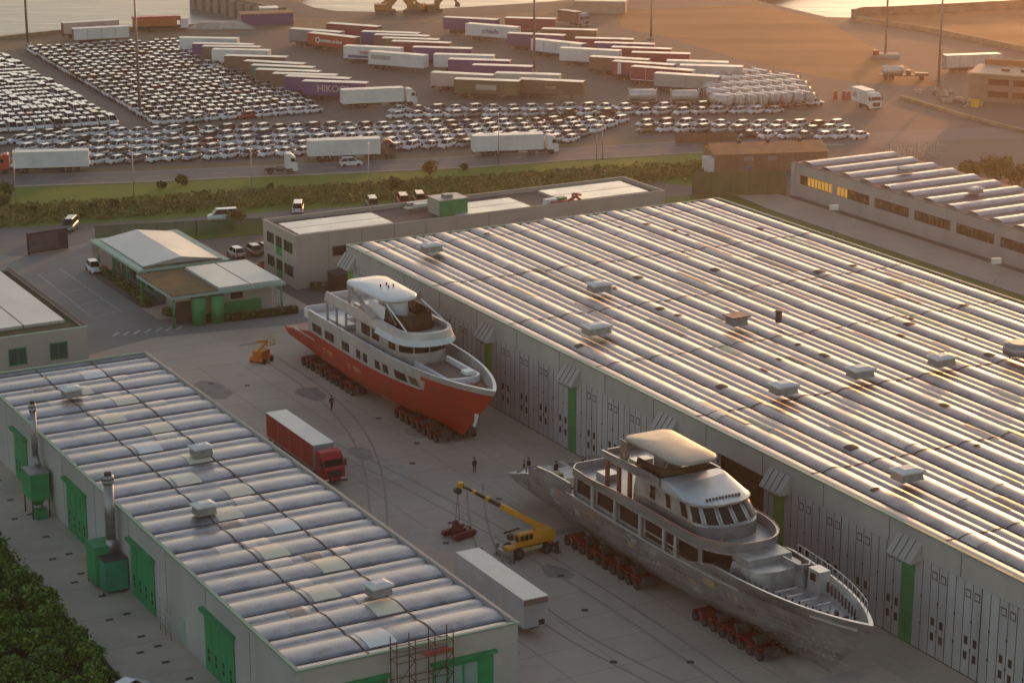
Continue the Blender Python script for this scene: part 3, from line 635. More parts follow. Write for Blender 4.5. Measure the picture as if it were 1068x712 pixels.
# far right port building
pb = thing('port_building', 'brown concrete port office with flat roof and dark strip windows at the far right', 'office', at(1010, 105), R(-22))
W, D, z = 26.0, 12.0, 5.8
b = MB(); b.box(0, W, 0, D, 0, z); b.build('wall', mat('brown_concrete', (.24, .19, .15), .85, var=.12), pb)
b = MB(); b.box(-.3, W, -.3, D+.3, z+.003, z+.3); b.build('roof', mat('tan_roof', (.42, .36, .27), .7), pb)
for z0 in (1.0, 3.6):
    for k in range(4):
        f = MB(); f.box(4+k*5.2, 8.4+k*5.2, -.06, 0, z0, z0+1.4); o = f.build('window', DSTEEL, pb); p = MB(); p.box(4.1+k*5.2, 8.3+k*5.2, -.08, -.061, z0+.1, z0+1.3); p.build('pane', BROWNGL, o)
f = MB(); f.box(-.06, 0, 3, 4.6, 0, 4.2); f.build('door', DSTEEL, pb)
for k in range(3): f = MB(); f.box(6+k*4, 7.6+k*4, 4, 5.2, z+.303, z+.9); f.build('roof_unit', DSTEEL, pb)
f = MB(); f.box(1, W, D-.2, D+.2, z+.303, z+1.5); f.build('red_parapet', mat('rust_red', (.32, .10, .05), .7), pb)
t = thing('yellow_bin', 'bright yellow bin standing against the brown port office', 'bin', at(1017, 112), R(-22))
b = MB(); b.prism([(-.8, -.7), (.8, -.7), (.8, .7), (-.8, .7)], .1, 2.0, 0, scale=1.08); b.build('body', mat('yellow_bin_paint', (.7, .42, .03), .5), t); b = MB(); b.box(-.9, .9, -.8, .8, 2.003, 2.15); b.build('lid', DSTEEL, t)
# low orange roofed shed behind the warehouse
hs = thing('low_shed', 'long low brown shed with an orange roof beyond the big warehouse', 'shed', at(745, 180), az(at(745, 180), at(862, 176)))
L = (at(862, 176)-at(745, 180)).length
b = MB(); b.box(0, L, 0, 8.5, 0, 3.3); b.build('wall', mat('rust_brown_wall', (.27, .16, .10), .8, var=.2, stretch=(3, 1, .5)), hs)
b = MB(); b.face([(-.3, -.4, 3.3), (L+.3, -.4, 3.3), (L+.3, 4.2, 4.6), (-.3, 4.2, 4.6)]); b.face([(-.3, 4.2, 4.6), (L+.3, 4.2, 4.6), (L+.3, 9, 3.3), (-.3, 9, 3.3)]); b.face([(-.05, 0, 3.31), (-.05, 4.2, 4.5), (-.05, 8.5, 3.31)][::-1]); b.face([(L+.05, 0, 3.31), (L+.05, 4.2, 4.5), (L+.05, 8.5, 3.31)])
b.build('roof', mat('orange_roof', (.58, .24, .09), .6, var=.15), hs)
for x in (5.5, 11, 17): f = MB(); f.box(x-.3, x+.3, 3.6, 4.2, 4.45, 5.2); f.build('roof_cowl', DSTEEL, hs)
for (x, z0) in ((5.5, 1.9), (10, 1.9), (5.5, .3)): f = MB(); f.box(x, x+1.8, -.05, 0, z0, z0+.8); f.build('window', STEEL, hs)
f = MB(); f.box(-1.6, -.05, 0, 3, 0, 2.6); f.build('annex', WHITE, hs)
# ================================================================== YACHTS
class Hull:
    def __init__(s, ybow, ystern, levels, tpk=0.5):
        s.yb, s.ys, s.lv, s.tp = ybow, ystern, levels, tpk
    def lev(s, z):
        lv = s.lv
        if z <= lv[0][0]: return lv[0][1:]
        for a, b in zip(lv[:-1], lv[1:]):
            if z <= b[0]:
                t = (z-a[0])/(b[0]-a[0]); return tuple(x*(1-t)+y*t for x, y in zip(a[1:], b[1:]))
        return lv[-1][1:]
    def half(s, y, z):
        B, st, p, sw = s.lev(z)
        y0 = s.yb + st
        t = (s.ys-y)/(s.ys-y0)
        if t >= 1: return 0.0
        if t < s.tp:
            q = t/s.tp; return B*(sw+(1-sw)*math.sin(q*math.pi/2))
        q = (t-s.tp)/(1-s.tp); return B*max(0.0, 1-q**p)**0.92
    def stem(s, z): return s.yb + s.lev(z)[1]
def hull_shell(b, h, zs, ztop, ya, yf=None, n=44, m=0, mf=None, inset=0.0, both=True):
    """loft the skin through heights zs between y=ya (aft) and yf (or the stem)"""
    for sgn in (-1, 1):
        rows = []
        for z in zs:
            row = []
            y1 = h.stem(z) if yf is None else yf
            for k in range(n+1):
                t = k/n; t = 1-(1-t)**1.5 if yf is None else t
                y = ya+(y1-ya)*t
                zz = min(z, ztop(y)) if ztop else z
                row.append((sgn*max(0.0, h.half(y, zz)-inset), y, zz))
            rows.append(row)
        if sgn > 0: rows = [r[::-1] for r in rows]
        if inset: rows = rows[::-1]
        nn = n
        b.grid(rows, m=m, smooth=True, mf=(lambda r, c: mf(r, rows[r][c][1])) if mf else None)
def outline(w, ya, yf, nose, n=10, taper=0.0, y_s=None):
    """plan outline from aft corner on -X round the bow end to +X; nose = length of the rounded front"""
    pts = [(-w, ya), (-w, ya+(yf+nose-ya)*.5), (-w, yf+nose)]
    for k in range(1, n):
        a = math.pi/2*k/n; pts.append((-w*math.cos(a)**.8, yf+nose-nose*math.sin(a)))
    pts.append((0, yf))
    return pts + [(-x, y) for x, y in pts[:-1]][::-1]
def strip(b, o1, z1, o2, z2, m=0, closed=False, smooth=False, flip=False):
    rows = [[(x, y, z1) for x, y in o1], [(x, y, z2) for x, y in o2]]
    if flip: rows = rows[::-1]
    b.grid(rows, m=m, smooth=smooth, closed=closed)
def wall_band(b, o, z0, z1, th=.18, m=0, flare=0.0, o_top=None):
    """a standing coaming along an open outline with thickness and a cap"""
    cx = 0; 
    def off(o, d):
        r = []
        for k, (x, y) in enumerate(o):
            p = o[max(k-1, 0)]; q = o[min(k+1, len(o)-1)]; t = Vector((q[0]-p[0], q[1]-p[1])).normalized(); r.append((x-t.y*d, y+t.x*d))
        return r
    oo = off(o, -flare) if flare else o
    i0 = off(o, th); 
    strip(b, o, z0, oo, z1, m, smooth=True); i1 = off(oo, th)
    strip(b, i0, z0, i1, z1, m, smooth=True, flip=True)
    strip(b, oo, z1, i1, z1, m); strip(b, o, z0, i0, z0, m, flip=True)
    for k in (0, -1):
        q = [(*o[k], z0), (*i0[k], z0), (*i1[k], z1), (*oo[k], z1)]; b.face(q if k else q[::-1], m)
def offs(o, d):
    r = []
    for k, (x, y) in enumerate(o):
        p = o[max(k-1, 0)]; q = o[min(k+1, len(o)-1)]; t = Vector((q[0]-p[0], q[1]-p[1])).normalized(); r.append((x-t.y*d, y+t.x*d))
    return r
def seg(o, a, c):
    """piece of a polyline between arc lengths a and c"""
    out = []; s = 0
    for p, q in zip(o[:-1], o[1:]):
        L = math.hypot(q[0]-p[0], q[1]-p[1])
        if s+L >= a and s <= c:
            for t in (max(0, (a-s)/L), min(1, (c-s)/L)):
                pt = (p[0]+(q[0]-p[0])*t, p[1]+(q[1]-p[1])*t)
                if not out or math.hypot(pt[0]-out[-1][0], pt[1]-out[-1][1]) > 1e-4: out.append(pt)
        s += L
    return out
def plen(o): return sum(math.hypot(q[0]-p[0], q[1]-p[1]) for p, q in zip(o[:-1], o[1:]))
def slab(b, o, z0, z1, m=0): b.prism(o, z0, z1, m)
def side_window(parent, h, y0, y1, z0, z1, m, out=0.03, label=None):
    b = MB()
    for sgn in (-1,):
        n = max(1, int(abs(y1-y0)/.7))
        rows = [[(sgn*(h.half(y0+(y1-y0)*k/n, z)+out), y0+(y1-y0)*k/n, z) for k in range(n+1)] for z in (z0, z1)]
        rows2 = [[(-(p[0]), p[1], p[2]) for p in r][::-1] for r in rows]
        if y1 > y0: rows = [r[::-1] for r in rows]; rows2 = [r[::-1] for r in rows2]
        b.grid(rows)
        return b.build('window', m, parent), rows2
def window_pair(parent, h, y0, y1, z0, z1, m, out=0.03):
    o, r2 = side_window(parent, h, y0, y1, z0, z1, m, out)
    b = MB(); b.grid(r2); b.build('window', m, parent)

# ------------------------------------------------------------------ the red yacht
Y1 = thing('yacht', 'unfinished motor yacht with red primed hull and white hardtop standing on red transporters', 'yacht', S(113.2, 235), SA, 'unfinished yachts in the shipyard')
h1 = Hull(-25.3, 26.5, [(1.15, .35, 8.2, 1.5, .3), (1.7, 2.9, 7.4, 1.6, .6), (2.8, 3.95, 6.2, 1.75, .78), (4.3, 4.4, 4.4, 1.9, .88), (6.0, 4.6, 2.5, 2.15, .9), (7.4, 4.65, 1.0, 2.7, .92), (8.7, 4.65, 0.0, 3.1, .93)])
zt1 = lambda y: 6.0 if y < 15.5 else 6.0-(y-15.5)/11.0*2.0
b = MB(); hull_shell(b, h1, [1.15, 1.4, 1.7, 2.2, 2.8, 3.5, 4.3, 5.1, 6.0], zt1, 26.5)
tr = [(-h1.half(26.5, z), 26.5, z) for z in (1.15, 1.7, 2.8, 4.0)] + [(h1.half(26.5, z), 26.5, z) for z in (4.0, 2.8, 1.7, 1.15)]
b.face(tr[::-1]); b.face([(-.35, 26.5, 1.15), (.35, 26.5, 1.15), (.3, -14, 1.15), (-.3, -14, 1.15)][::-1])
hull = b.build('hull', RED, Y1)
for (y0, y1) in ((12.6, 11.9), (11.2, 9.6), (5.0, 4.3), (3.4, 1.2)):
    window_pair(hull, h1, y0, y1, 4.1, 4.75, mat('portlight_pale', (.5, .22, .10), .4), .02)
b = MB()
rows = [[(-(h1.half(y, z)+.03), y, z) for y in (-1.4, -4.4)] for z in (1.75, 2.1)]; b.grid(rows); b.build('stabiliser_patch', mat('pink_patch', (.6, .3, .25), .5), hull)
rows = [[(-(h1.half(y, z)+.04), y, z) for y in (-19.8-(z-3)*.55, -20.4-(z-3)*.55)] for z in (3.0, 3.6, 4.2, 4.9)]; b = MB(); b.grid(rows, smooth=False); b.build('anchor_pocket', WHITE, hull)
# topsides: red forward plating, bare coaming and windowed sides
b = MB()
zs = [6.0, 6.7, 7.4, 7.95, 8.7]
hull_shell(b, h1, zs, None, 16.6, mf=lambda r, y: 0 if (r < 3 and y < -13.2) else 1)
hull_shell(b, h1, [7.5, 8.7], None, 16.6, m=1, inset=.28)
for sgn in (-1, 1):
    rows = []
    for ins in (0, .28):
        row = []
        for k in range(45):
            t = 1-(1-k/44)**1.5; y = 16.6+(h1.stem(8.7)-16.6)*t; row.append((sgn*max(0, h1.half(y, 8.7)-ins), y+ (0.0 if ins == 0 else .1*(t**6)*4), 8.7))
        rows.append(row)
    b.grid(rows if sgn < 0 else rows[::-1], m=2)
b.build('topsides', [RED, TOPS, YWHITE], Y1)
b = MB()
for sgn in (-1, 1):
    q = [(sgn*(h1.half(y, 6.0)+.06), y, 6.02) for y in [16-k*.9 for k in range(33)]]
    b = MB()
    for a, c in zip(q[:-1], q[1:]): bar(b, a, c, .12, .14)
    b.build('rub_rail', TOPS, Y1)
for (a, c, g) in ((222.2, 223.9, 1), (224.5, 227.0, 0), (228.5, 229.8, 0), (230.5, 231.8, 0), (233.8, 235.0, 0), (235.7, 236.9, 0), (239, 241.2, 0), (243.6, 246.4, 0), (247.4, 250.4, 0)):
    window_pair(Y1, h1, c-235, a-235, 6.25, 7.35, BROWNGL if not g else mat('green_hatch', (.09, .12, .07), .6))
# decks
def deck(name, h, z, ya, yf, m, parent, ins=.3):
    b = MB(); n = 24; l = [(-max(.02, h.half(ya+(yf-ya)*k/n, z)-ins), ya+(yf-ya)*k/n, z) for k in range(n+1)]; r = [(-x, y, zz) for x, y, zz in l]
    b.grid([l, r][::-1] if True else [l, r], smooth=False); o = b.build(name, m, parent)
    if o.data.polygons[0].normal.z < 0: o.data.flip_normals()
    return o
deck('upper_deck', h1, 7.55, 16.4, -12.5, mat('grey_primer_deck', (.30, .27, .25), .6, var=.2), Y1)
deck('foredeck', h1, 7.55, -12.5, h1.stem(7.6)+.8, BRDECK, Y1)
deck('aft_deck', h1, 4.02, 26.4, 15.0, mat('pink_primer_deck', (.45, .2, .16), .6, var=.2), Y1, .1)
b = MB(); b.box(-3.9, 3.9, 8, 14.0, 4.1, 7.5, 0); b.box(-2.6, 2.6, 14.0, 14.05, 4.3, 6.8, 1); b.build('saloon', [TOPS, BROWNGL], Y1)
b = MB()
for sgn in (-1, 1):
    for y in (16.4, 18.0): b.box(sgn*3.7-.14, sgn*3.7+.14, y-.14, y+.14, 4.05, 7.4)
    b.box(sgn*4.3-.08, sgn*4.3+.08, 15.2, 22.0, 4.9, 5.1)
b.build('deck_post', TOPS, Y1)
b = MB(); b.box(-3.95, 3.95, 14.2, 18.3, 7.4, 7.56); b.build('deck_overhang', YWHITE, Y1)
b = MB(); wall_band(b, [(-4.25, 16.6), (-4.2, 18.2), (-3.4, 18.9), (3.4, 18.9), (4.2, 18.2), (4.25, 16.6)], 7.4, 8.5, .15, 0); b.build('aft_coaming', YWHITE, Y1)
# bridge deck house
o1 = outline(3.35, 4.6, -8.8, 3.4)
b = MB(); b.prism(o1, 7.56, 10.55, 0); bh = b.build('bridge_house', [TOPS], Y1)
L = plen(o1)
mid = L/2
for (a, c) in ((mid-6.2, mid-4.5), (mid-3.9, mid-2.0), (mid-1.85, mid-.08), (mid+.08, mid+1.85), (mid+2.0, mid+3.9), (mid+4.5, mid+6.2), (1.6, 4.0), (4.6, 6.6), (L-4.0, L-1.6), (L-6.6, L-4.6)):
    s_ = offs(seg(o1, a, c), -.03); b = MB(); strip(b, s_, 9.0, s_, 10.25, smooth=True); b.build('window', BROWNGL, Y1)
b = MB()
for sgn in (-1, 1):
    for y in (12.8, 10.0, 7.2): b.box(sgn*3.5-.12, sgn*3.5+.12, y-.12, y+.12, 7.56, 10.5)
b.build('deck_post', TOPS, Y1)
b = MB(); b.box(-2.9, -1.2, 9.4, 13.6, 7.57, 8.1, 0); b.box(.6, 2.9, 10.5, 13.8, 7.57, 8.0, 1); b.build('deck_furniture', [YWHITE, WHITE], Y1)
# sun deck with its long beam and visor
o2 = outline(3.75, 13.2, -10.6, 4.2, taper=0)
b = MB(); slab(b, o2, 10.55, 10.75); b.build('sun_deck', TOPS, Y1)
b = MB(); s2 = seg(o2, 0, plen(o2)); wall_band(b, o2, 10.755, 11.75, .2, 0, flare=-.28); b.build('sun_deck_coaming', [TOPS], Y1)
vis = seg(o2, 15.2, plen(o2)-15.2)
b = MB(); wall_band(b, offs(vis, -.28), 10.3, 11.78, .22, 0, flare=-.75); b.build('visor', mat('pale_blue_primer', (.56, .60, .64), .4, var=.08), Y1)
b = MB(); b.box(-3.5, 3.5, 12.7, 12.95, 10.755, 11.6); b.box(-2, 2, 6.5, 8.2, 10.755, 11.3, 0); b.box(1.2, 3, 2, 5.4, 10.755, 11.4); b.build('sun_deck_furniture', YWHITE, Y1)
o3 = outline(2.75, 2.6, -6.4, 2.4)
b = MB(); strip(b, o3, 11.0, offs(o3, .35), 12.9, smooth=True); strip(b, offs(o3, .05), 11.0, offs(o3, .4), 12.9, smooth=True, flip=True); b.build('windscreen', BROWNGL, Y1)
b = MB(); q = seg(o3, 0, 4.6); strip(b, offs(q, -.04), 10.8, offs(q, .31), 13.2, smooth=True); q = seg(o3, plen(o3)-4.6, plen(o3)); strip(b, offs(q, -.04), 10.8, offs(q, .31), 13.2, smooth=True); b.prism(outline(1.3, 2.4, -1.5, 1.5), 10.8, 13.3, 0); b.build('hardtop_support', YWHITE, Y1)
b = MB()
for sgn in (-1, 1): bar(b, (sgn*2.6, 8.2, 13.4), (sgn*3.45, -1.0, 11.7), .5, .3); bar(b, (sgn*2.5, -5.0, 11.7), (sgn*2.4, -2.2, 13.6), .12, .12); bar(b, (sgn*2.4, 8.5, 10.8), (sgn*2.4, 8.5, 13.5), .25, .25)
b.build('arch_leg', TOPS, Y1)
for sgn in (-1, 1): b = MB(); bar(b, (sgn*2.35, -2.0, 13.6), (sgn*2.85, -8.6, 11.78), .13, .13); b.build('windscreen_bar', YWHITE, Y1)
# hardtop: rounded pad
def pad(b, w, ya, yf, z0, z1, m=0, r=1.6, crown=.35, wf=None):
    """rounded-corner roof pad with a soft crown"""
    wf = w if wf is None else wf
    def pl(s):
        o = []
        for (cx, cy, a0) in ((-1, 1, 90), (-1, -1, 180), (1, -1, 270), (1, 1, 0)):
            ww = w if cy > 0 else wf; yy = ya if cy > 0 else yf; rr_ = r*(1.0 if cy > 0 else 1.5)
            for k in range(7):
                a = R(a0+k*15); o.append(((cx*(ww-rr_)+rr_*math.cos(a))*s, ((ya+yf)/2)+((yy-cy*rr_)+rr_*math.sin(a)-(ya+yf)/2)*s))
        return o
    rows = []
    for (s, z) in ((.9, z0), (1.0, z0+.06), (1.0, z0+(z1-z0)*.6), (.985, z1-.05), (.95, z1), (.6, z1+crown*.7), (.25, z1+crown), (.02, z1+crown)):
        rows.append([(x, y, z) for x, y in pl(s)])
    b.grid(rows, m=m, closed=True); b.face([(x, y, z0) for x, y in pl(.9)][::-1], m)
b = MB(); pad(b, 2.75, 9.6, -2.2, 13.55, 14.05, 0, 1.5, .3, 2.5); ht = b.build('hardtop', YWHITE, Y1)
b = MB()
for (x, y) in ((-.6, 3.2), (.1, 2.4), (.4, 3.6), (.9, 2.7)): b.cyl((x, y, 14.3), (x, y, 14.62), .1, .1, 8)
b.build('mast_stub', DARK, ht)
# foredeck trunk
b = MB(); tr_ = outline(2.3, -9.2, -18.2, 1.2); wall_band(b, tr_, 7.56, 8.35, .35); b.build('foredeck_coaming', YWHITE, Y1)
b = MB(); b.prism(offs(tr_, .4), 7.56, 7.75, 0); b.build('tender_well', mat('well_grey', (.16, .12, .11), .7), Y1)
b = MB(); b.box(.4, 1.7, -17.3, -16.1, 8.36, 8.75); b.build('foredeck_hatch', YWHITE, Y1)
b = MB()
for (x, y) in ((-.6, -20.3), (.6, -20.3), (0, -21.3)): b.cyl((x, y, 7.57), (x, y, 8.0), .28, .22, 10)
b.box(-.5, .5, -19.5, -18.7, 7.57, 7.85); b.build('windlass', mat('rust_red_gear', (.3, .06, .04), .6), Y1)

# ------------------------------------------------------------------ the silver yacht
Y2 = thing('yacht', 'unpainted silver aluminium motor yacht with raked wheelhouse windows in the right foreground', 'yacht', S(111.1, 168.5), SA, 'unfinished yachts in the shipyard')
h2 = Hull(-30.2, 29.8, [(1.3, .3, 5.6, 1.5, .3), (2.2, 2.7, 4.9, 1.6, .6), (3.6, 3.75, 3.8, 1.75, .78), (5.0, 4.1, 2.2, 2.0, .86), (6.4, 4.3, .9, 2.3, .88), (7.2, 4.4, .3, 3.2, .9), (7.9, 4.5, 0.0, 4.0, .9)])
def zt2(y):
    if y > 23: return 5.7-(y-23)/6.8*2.3
    if y > 15: return 6.4-(y-15)/8*.7
    return 6.4
b = MB(); hull_shell(b, h2, [1.3, 1.75, 2.2, 3.0, 3.6, 4.3, 5.0, 5.7, 6.4], zt2, 29.8)
tr = [(-h2.half(29.8, z), 29.8, z) for z in (1.3, 2.2, 3.4)] + [(h2.half(29.8, z), 29.8, z) for z in (3.4, 2.2, 1.3)]
b.face(tr[::-1]); b.face([(-.3, 29.8, 1.3), (.3, 29.8, 1.3), (.3, -20, 1.3), (-.3, -20, 1.3)][::-1])
hull = b.build('hull', ALU, Y2)
PLATE = mat('ground_weld', (.30, .29, .285), .5, .5, var=.2); PLATEB = mat('bright_weld', (.6, .59, .58), .35, .6, var=.1); FILL = mat('tan_filler', (.36, .25, .15), .7, var=.2)
r2 = random.Random(11)
b = MB()      # weld seams and ground patches over the plating
def on_hull(y, z, o=.012): return (-(h2.half(y, z)+o), y, z)
for z in (2.9, 3.5, 4.1, 4.7, 5.3, 5.9):
    y = 27.5
    while y > -23+z*.3:
        L_ = r2.uniform(2.5, 6); 
        if zt2(y) > z+.15:
            n = 5; rows = [[on_hull(y-L_*k/n, z+d) for k in range(n+1)] for d in (-.03, .03)]; b.grid(rows, m=r2.choice((0, 1, 1)))
        y -= L_+r2.uniform(.1, 1.2)
for k in range(34):
    y = 24-k*1.45+r2.uniform(-.2, .2); z1 = min(6.3, zt2(y)-.1); z0 = 2.6 if y > -18 else 3.4
    rows = [[on_hull(y, z0+(z1-z0)*q/5), on_hull(y-.06, z0+(z1-z0)*q/5)] for q in range(6)]; b.grid(rows, m=r2.choice((0, 1)))
for k in range(46):
    y = r2.uniform(-18, 20); z = r2.uniform(3.0, 5.8); w = r2.uniform(.3, 1.6); hh = r2.uniform(.15, .4)
    rows = [[on_hull(y, z+d, .018), on_hull(y-w/2, z+d, .018), on_hull(y-w, z+d, .018)] for d in (-hh, hh)]; b.grid(rows, m=r2.choice((0, 1, 2, 0)))
o = b.build('weld_seam', [PLATE, PLATEB, FILL], hull); o['kind'] = 'stuff'
b = MB()
for k in range(40):
    z = r2.uniform(2.6, 4.6); y = h2.stem(z)+.4+r2.uniform(0, 4.5); a = [on_hull(y+dy, z+dz, .02) for dy, dz in ((0, 0), (-.25, 0), (-.25, .18), (0, .18))]; b.face(a, r2.choice((0, 1)))
o = b.build('bow_scaffold_marks', [PLATE, PLATEB], hull); o['kind'] = 'stuff'; o['label'] = 'patchy unfinished plating at the foot of the bow'
b = MB()
for sgn in (-1, 1):
    q = [(sgn*(h2.half(y, 6.4)+.08), y, 6.42) for y in [14.5-k*.9 for k in range(34)]]
    b = MB()
    for a, c in zip(q[:-1], q[1:]): bar(b, a, c, .16, .16)
    b.build('rub_rail', PLATEB, Y2)
# bow plating above the rail and the stepped break
YB = -9.0
zb = lambda y: 7.9 if y < YB-3 else 7.9-(y-(YB-3))/5.5*1.45 if y < YB+2.5 else 6.45
b = MB(); zs = [6.4, 6.8, 7.2, 7.55, 7.9]; hull_shell(b, h2, zs, zb, YB+2.5); hull_shell(b, h2, [6.5, 7.9], zb, YB, m=0, inset=.25)
for sgn in (-1, 1):
    rows = []
    for ins in (0, .25):
        row = []
        for k in range(45):
            t = 1-(1-k/44)**1.5; y = YB+(h2.stem(8.5)-YB)*t; z = min(8.5, zb(y)); row.append((sgn*max(0, h2.half(y, z)-ins), y+(0 if ins == 0 else .4*t**6), z+.004))
        rows.append(row)
    b.grid(rows if sgn < 0 else rows[::-1], m=1)
b.build('bow_bulwark', [ALU, PLATEB], Y2)
for sgn in (-1, 1):
    for y in [-13.5-k*.75 for k in range(18)]:
        b = MB(); x = sgn*(max(.2, h2.half(y, 7.0)-.42)); b.box(x-.07, x+.07, y-.05, y+.05, 6.62, 7.78); b.build('bulwark_frame', DSTEEL, Y2)
q = [((h2.half(y, 7.9)-.12), y, 8.75) for y in [-13.5-k*1.0 for k in range(15)]]
b = MB(); b.tube(q, .05)
for p in q: b.cyl((p[0], p[1], 7.9), p, .035)
b.build('bow_rail', PLATEB, Y2)
q = [(-(h2.half(y, 7.1)+.03), y) for y in (-24.2, -25.2, -26.2, -27.2, -28.0, -28.8)]
b = MB(); b.grid([[(x, y, 6.95) for x, y in q], [(x-.05, y, 7.3) for x, y in q]]); b.build('bow_strake', PLATEB, hull)
deck('foredeck', h2, 6.6, -9.0, h2.stem(6.8)+.8, ALUD, Y2, .25)
deck('main_deck', h2, 6.38, 15, -9, mat('dull_deck', (.22, .21, .21), .6, .3), Y2, .05)
deck('aft_deck', h2, 5.0, 24, 15, ALUD, Y2, .1)
deck('swim_platform', h2, 3.42, 29.8, 24, ALUD, Y2, .0)
b = MB(); b.box(-3.3, 3.3, 23.9, 24.0, 3.43, 5.0, 0); b.box(-2.0, -1.2, 24, 27, 3.43, 4.1, 1); b.box(1.2, 2.6, 24.0, 26, 3.43, 4.4, 0); b.box(-3.1, -2.3, 24.6, 26.4, 3.43, 4.5, 1); b.box(2.9, 3.3, 24.2, 28.4, 3.43, 4.2); b.box(-.8, .9, 25.4, 26.6, 3.43, 4.0, 1); b.build('stern_blocks', [ALU, PLATEB], Y2)
b = MB()
for sgn in (-1, 1):
    q = [(sgn*(h2.half(y, 6)-.05), y, zz) for y, zz in ((25.5, 5.0), (23.5, 6.2), (21, 7.0), (18, 7.3), (14, 7.4))]
    for a, c in zip(q[:-1], q[1:]): bar(b, a, c, .22, .16)
    for a in q[1:]: b.box(a[0]-.06, a[0]+.06, a[1]-.06, a[1]+.06, 5.6, a[2])
    rows = [[(sgn*(h2.half(y, 6.0)-.02), y, z0) for y, z0 in ((23, 5.6), (20, 5.9), (17, 6.2), (14, 6.4))], [(sgn*(h2.half(y, 6.0)-.02), y, z0) for y, z0 in ((23, 6.3), (20, 7.0), (17, 7.3), (14, 7.4))]]
    b.grid(rows if sgn < 0 else rows[::-1])
b.build('aft_bulwark', ALU, Y2)
b = MB()
for k in range(7): b.box(1.4, 3.0, 19.6-k*.35, 20.0-k*.35, 5.02, 5.3+k*.4)
b.build('aft_stairs', PLATEB, Y2)
b = MB(); b.box(-2.6, -.2, 17.0, 19.4, 5.02, 5.75); b.box(-1.8, -1.0, 20.6, 21.6, 5.02, 5.9); b.build('deck_crate', mat('tan_filler', (.36, .25, .15), .7), Y2)
# main deck house with long dark windows (set a little inboard)
def house_half(y): return h2.half(y, 7.4)-.32
b = MB(); ys = [13.0-k*1.0 for k in range(24)]
for sgn in (-1, 1):
    rows = [[(sgn*house_half(y), y, z) for y in ys] for z in (6.385, 8.6)]
    b.grid([r[::-1] for r in rows] if sgn > 0 else rows)
b.face([(-house_half(13), 13.0, 6.385), (-house_half(13), 13.0, 8.6), (house_half(13), 13.0, 8.6), (house_half(13), 13.0, 6.385)])
b.build('deck_house', [TOPS if False else ALU], Y2)
class HH:
    half = staticmethod(lambda y, z: house_half(y))
for (a, c, z0, z1) in ((12.6, 10.0, 7.0, 8.4), (8.6, 5.6, 7.0, 8.4), (4.3, 1.0, 6.9, 8.4), (-.4, -3.6, 6.7, 8.5), (-4.2, -5.6, 6.9, 8.4), (-6.2, -9.3, 6.8, 8.4)):
    window_pair(Y2, HH, a, c, z0, z1, BROWNGL, .03)
for y in (9.3, 4.95, .3, -3.9, -5.9):
    for sgn in (-1, 1): b = MB(); b.box(sgn*(h2.half(y, 7.4)-.1)-.09, sgn*(h2.half(y, 7.4)-.1)+.09, y-.16, y+.16, 6.4, 8.6); b.build('side_post', PLATEB, Y2)
for sgn in (-1, 1):
    b = MB(); q = [(sgn*(h2.half(y, 7)-.12), y, 7.35) for y in (-.2, -2, -4, -6)]; b.tube(q, .05); b.build('side_rail', PLATEB, Y2)
# upper deck and its sweeping coaming
def up_out(dx=0.0):
    pts = []
    for y in [11.0-k*1.5 for k in range(13)]: pts.append((-(min(4.35, h2.half(y, 8.0)+.02)-dx), y))
    y0 = pts[-1][1]; w0 = -pts[-1][0]
    for k in range(1, 9): a = math.pi/2*k/8; pts.append((-w0*math.cos(a)**.75 if k < 8 else 0, y0-6.2*math.sin(a)))
    return pts + [(-x, y) for x, y in pts[:-1]][::-1]
uo = up_out()
b = MB(); slab(b, uo, 8.6, 8.75); b.build('upper_deck', ALUD, Y2)
b = MB(); n = len(uo)
def up_top(x, y): return 9.75 if y < 4 else 9.75-.35*min(1, (y-4)/5)
def band_h(b, o, z0, zf, th=.2, m=0, flare=0.0):
    oo = offs(o, -flare); i1 = offs(oo, th); i0 = offs(o, th)
    b.grid([[(x, y, z0) for x, y in o], [(x, y, zf(x, y)) for x, y in oo]], m=m)
    b.grid([[(x, y, zf(*p)) for (x, y), p in zip(i1, oo)], [(x, y, z0) for x, y in i0]], m=m)
    b.grid([[(x, y, zf(x, y)) for x, y in oo], [(x, y, zf(*p)) for (x, y), p in zip(i1, oo)]], m=m, smooth=False)
band_h(b, uo, 8.755, up_top, .22, 0, .12); b.build('upper_coaming', ALU, Y2)
b = MB(); q = offs(uo, -.14)
for sgn in (0,):
    b.tube([(x, y, up_top(x, y)+.03) for x, y in q], .05, 5)
b.build('coaming_cap', mat('copper_edge', (.5, .2, .12), .5, .3), Y2)
b = MB(); wall_band(b, [(-4.2, 11.15), (-4.1, 13.2), (-3.2, 14.2), (3.2, 14.2), (4.1, 13.2), (4.2, 11.15)], 8.6, 9.4, .16); slab(b, [(-4.1, 11.15), (-4.0, 13.2), (-3.2, 14.1), (3.2, 14.1), (4.0, 13.2), (4.1, 11.15)], 8.45, 8.595); b.build('aft_overhang', ALU, Y2)
b = MB()
for sgn in (-1, 1):
    b.box(sgn*3.6-.12, sgn*3.6+.12, 13.6, 13.84, 5.0, 8.44)
b.build('deck_post', ALU, Y2)
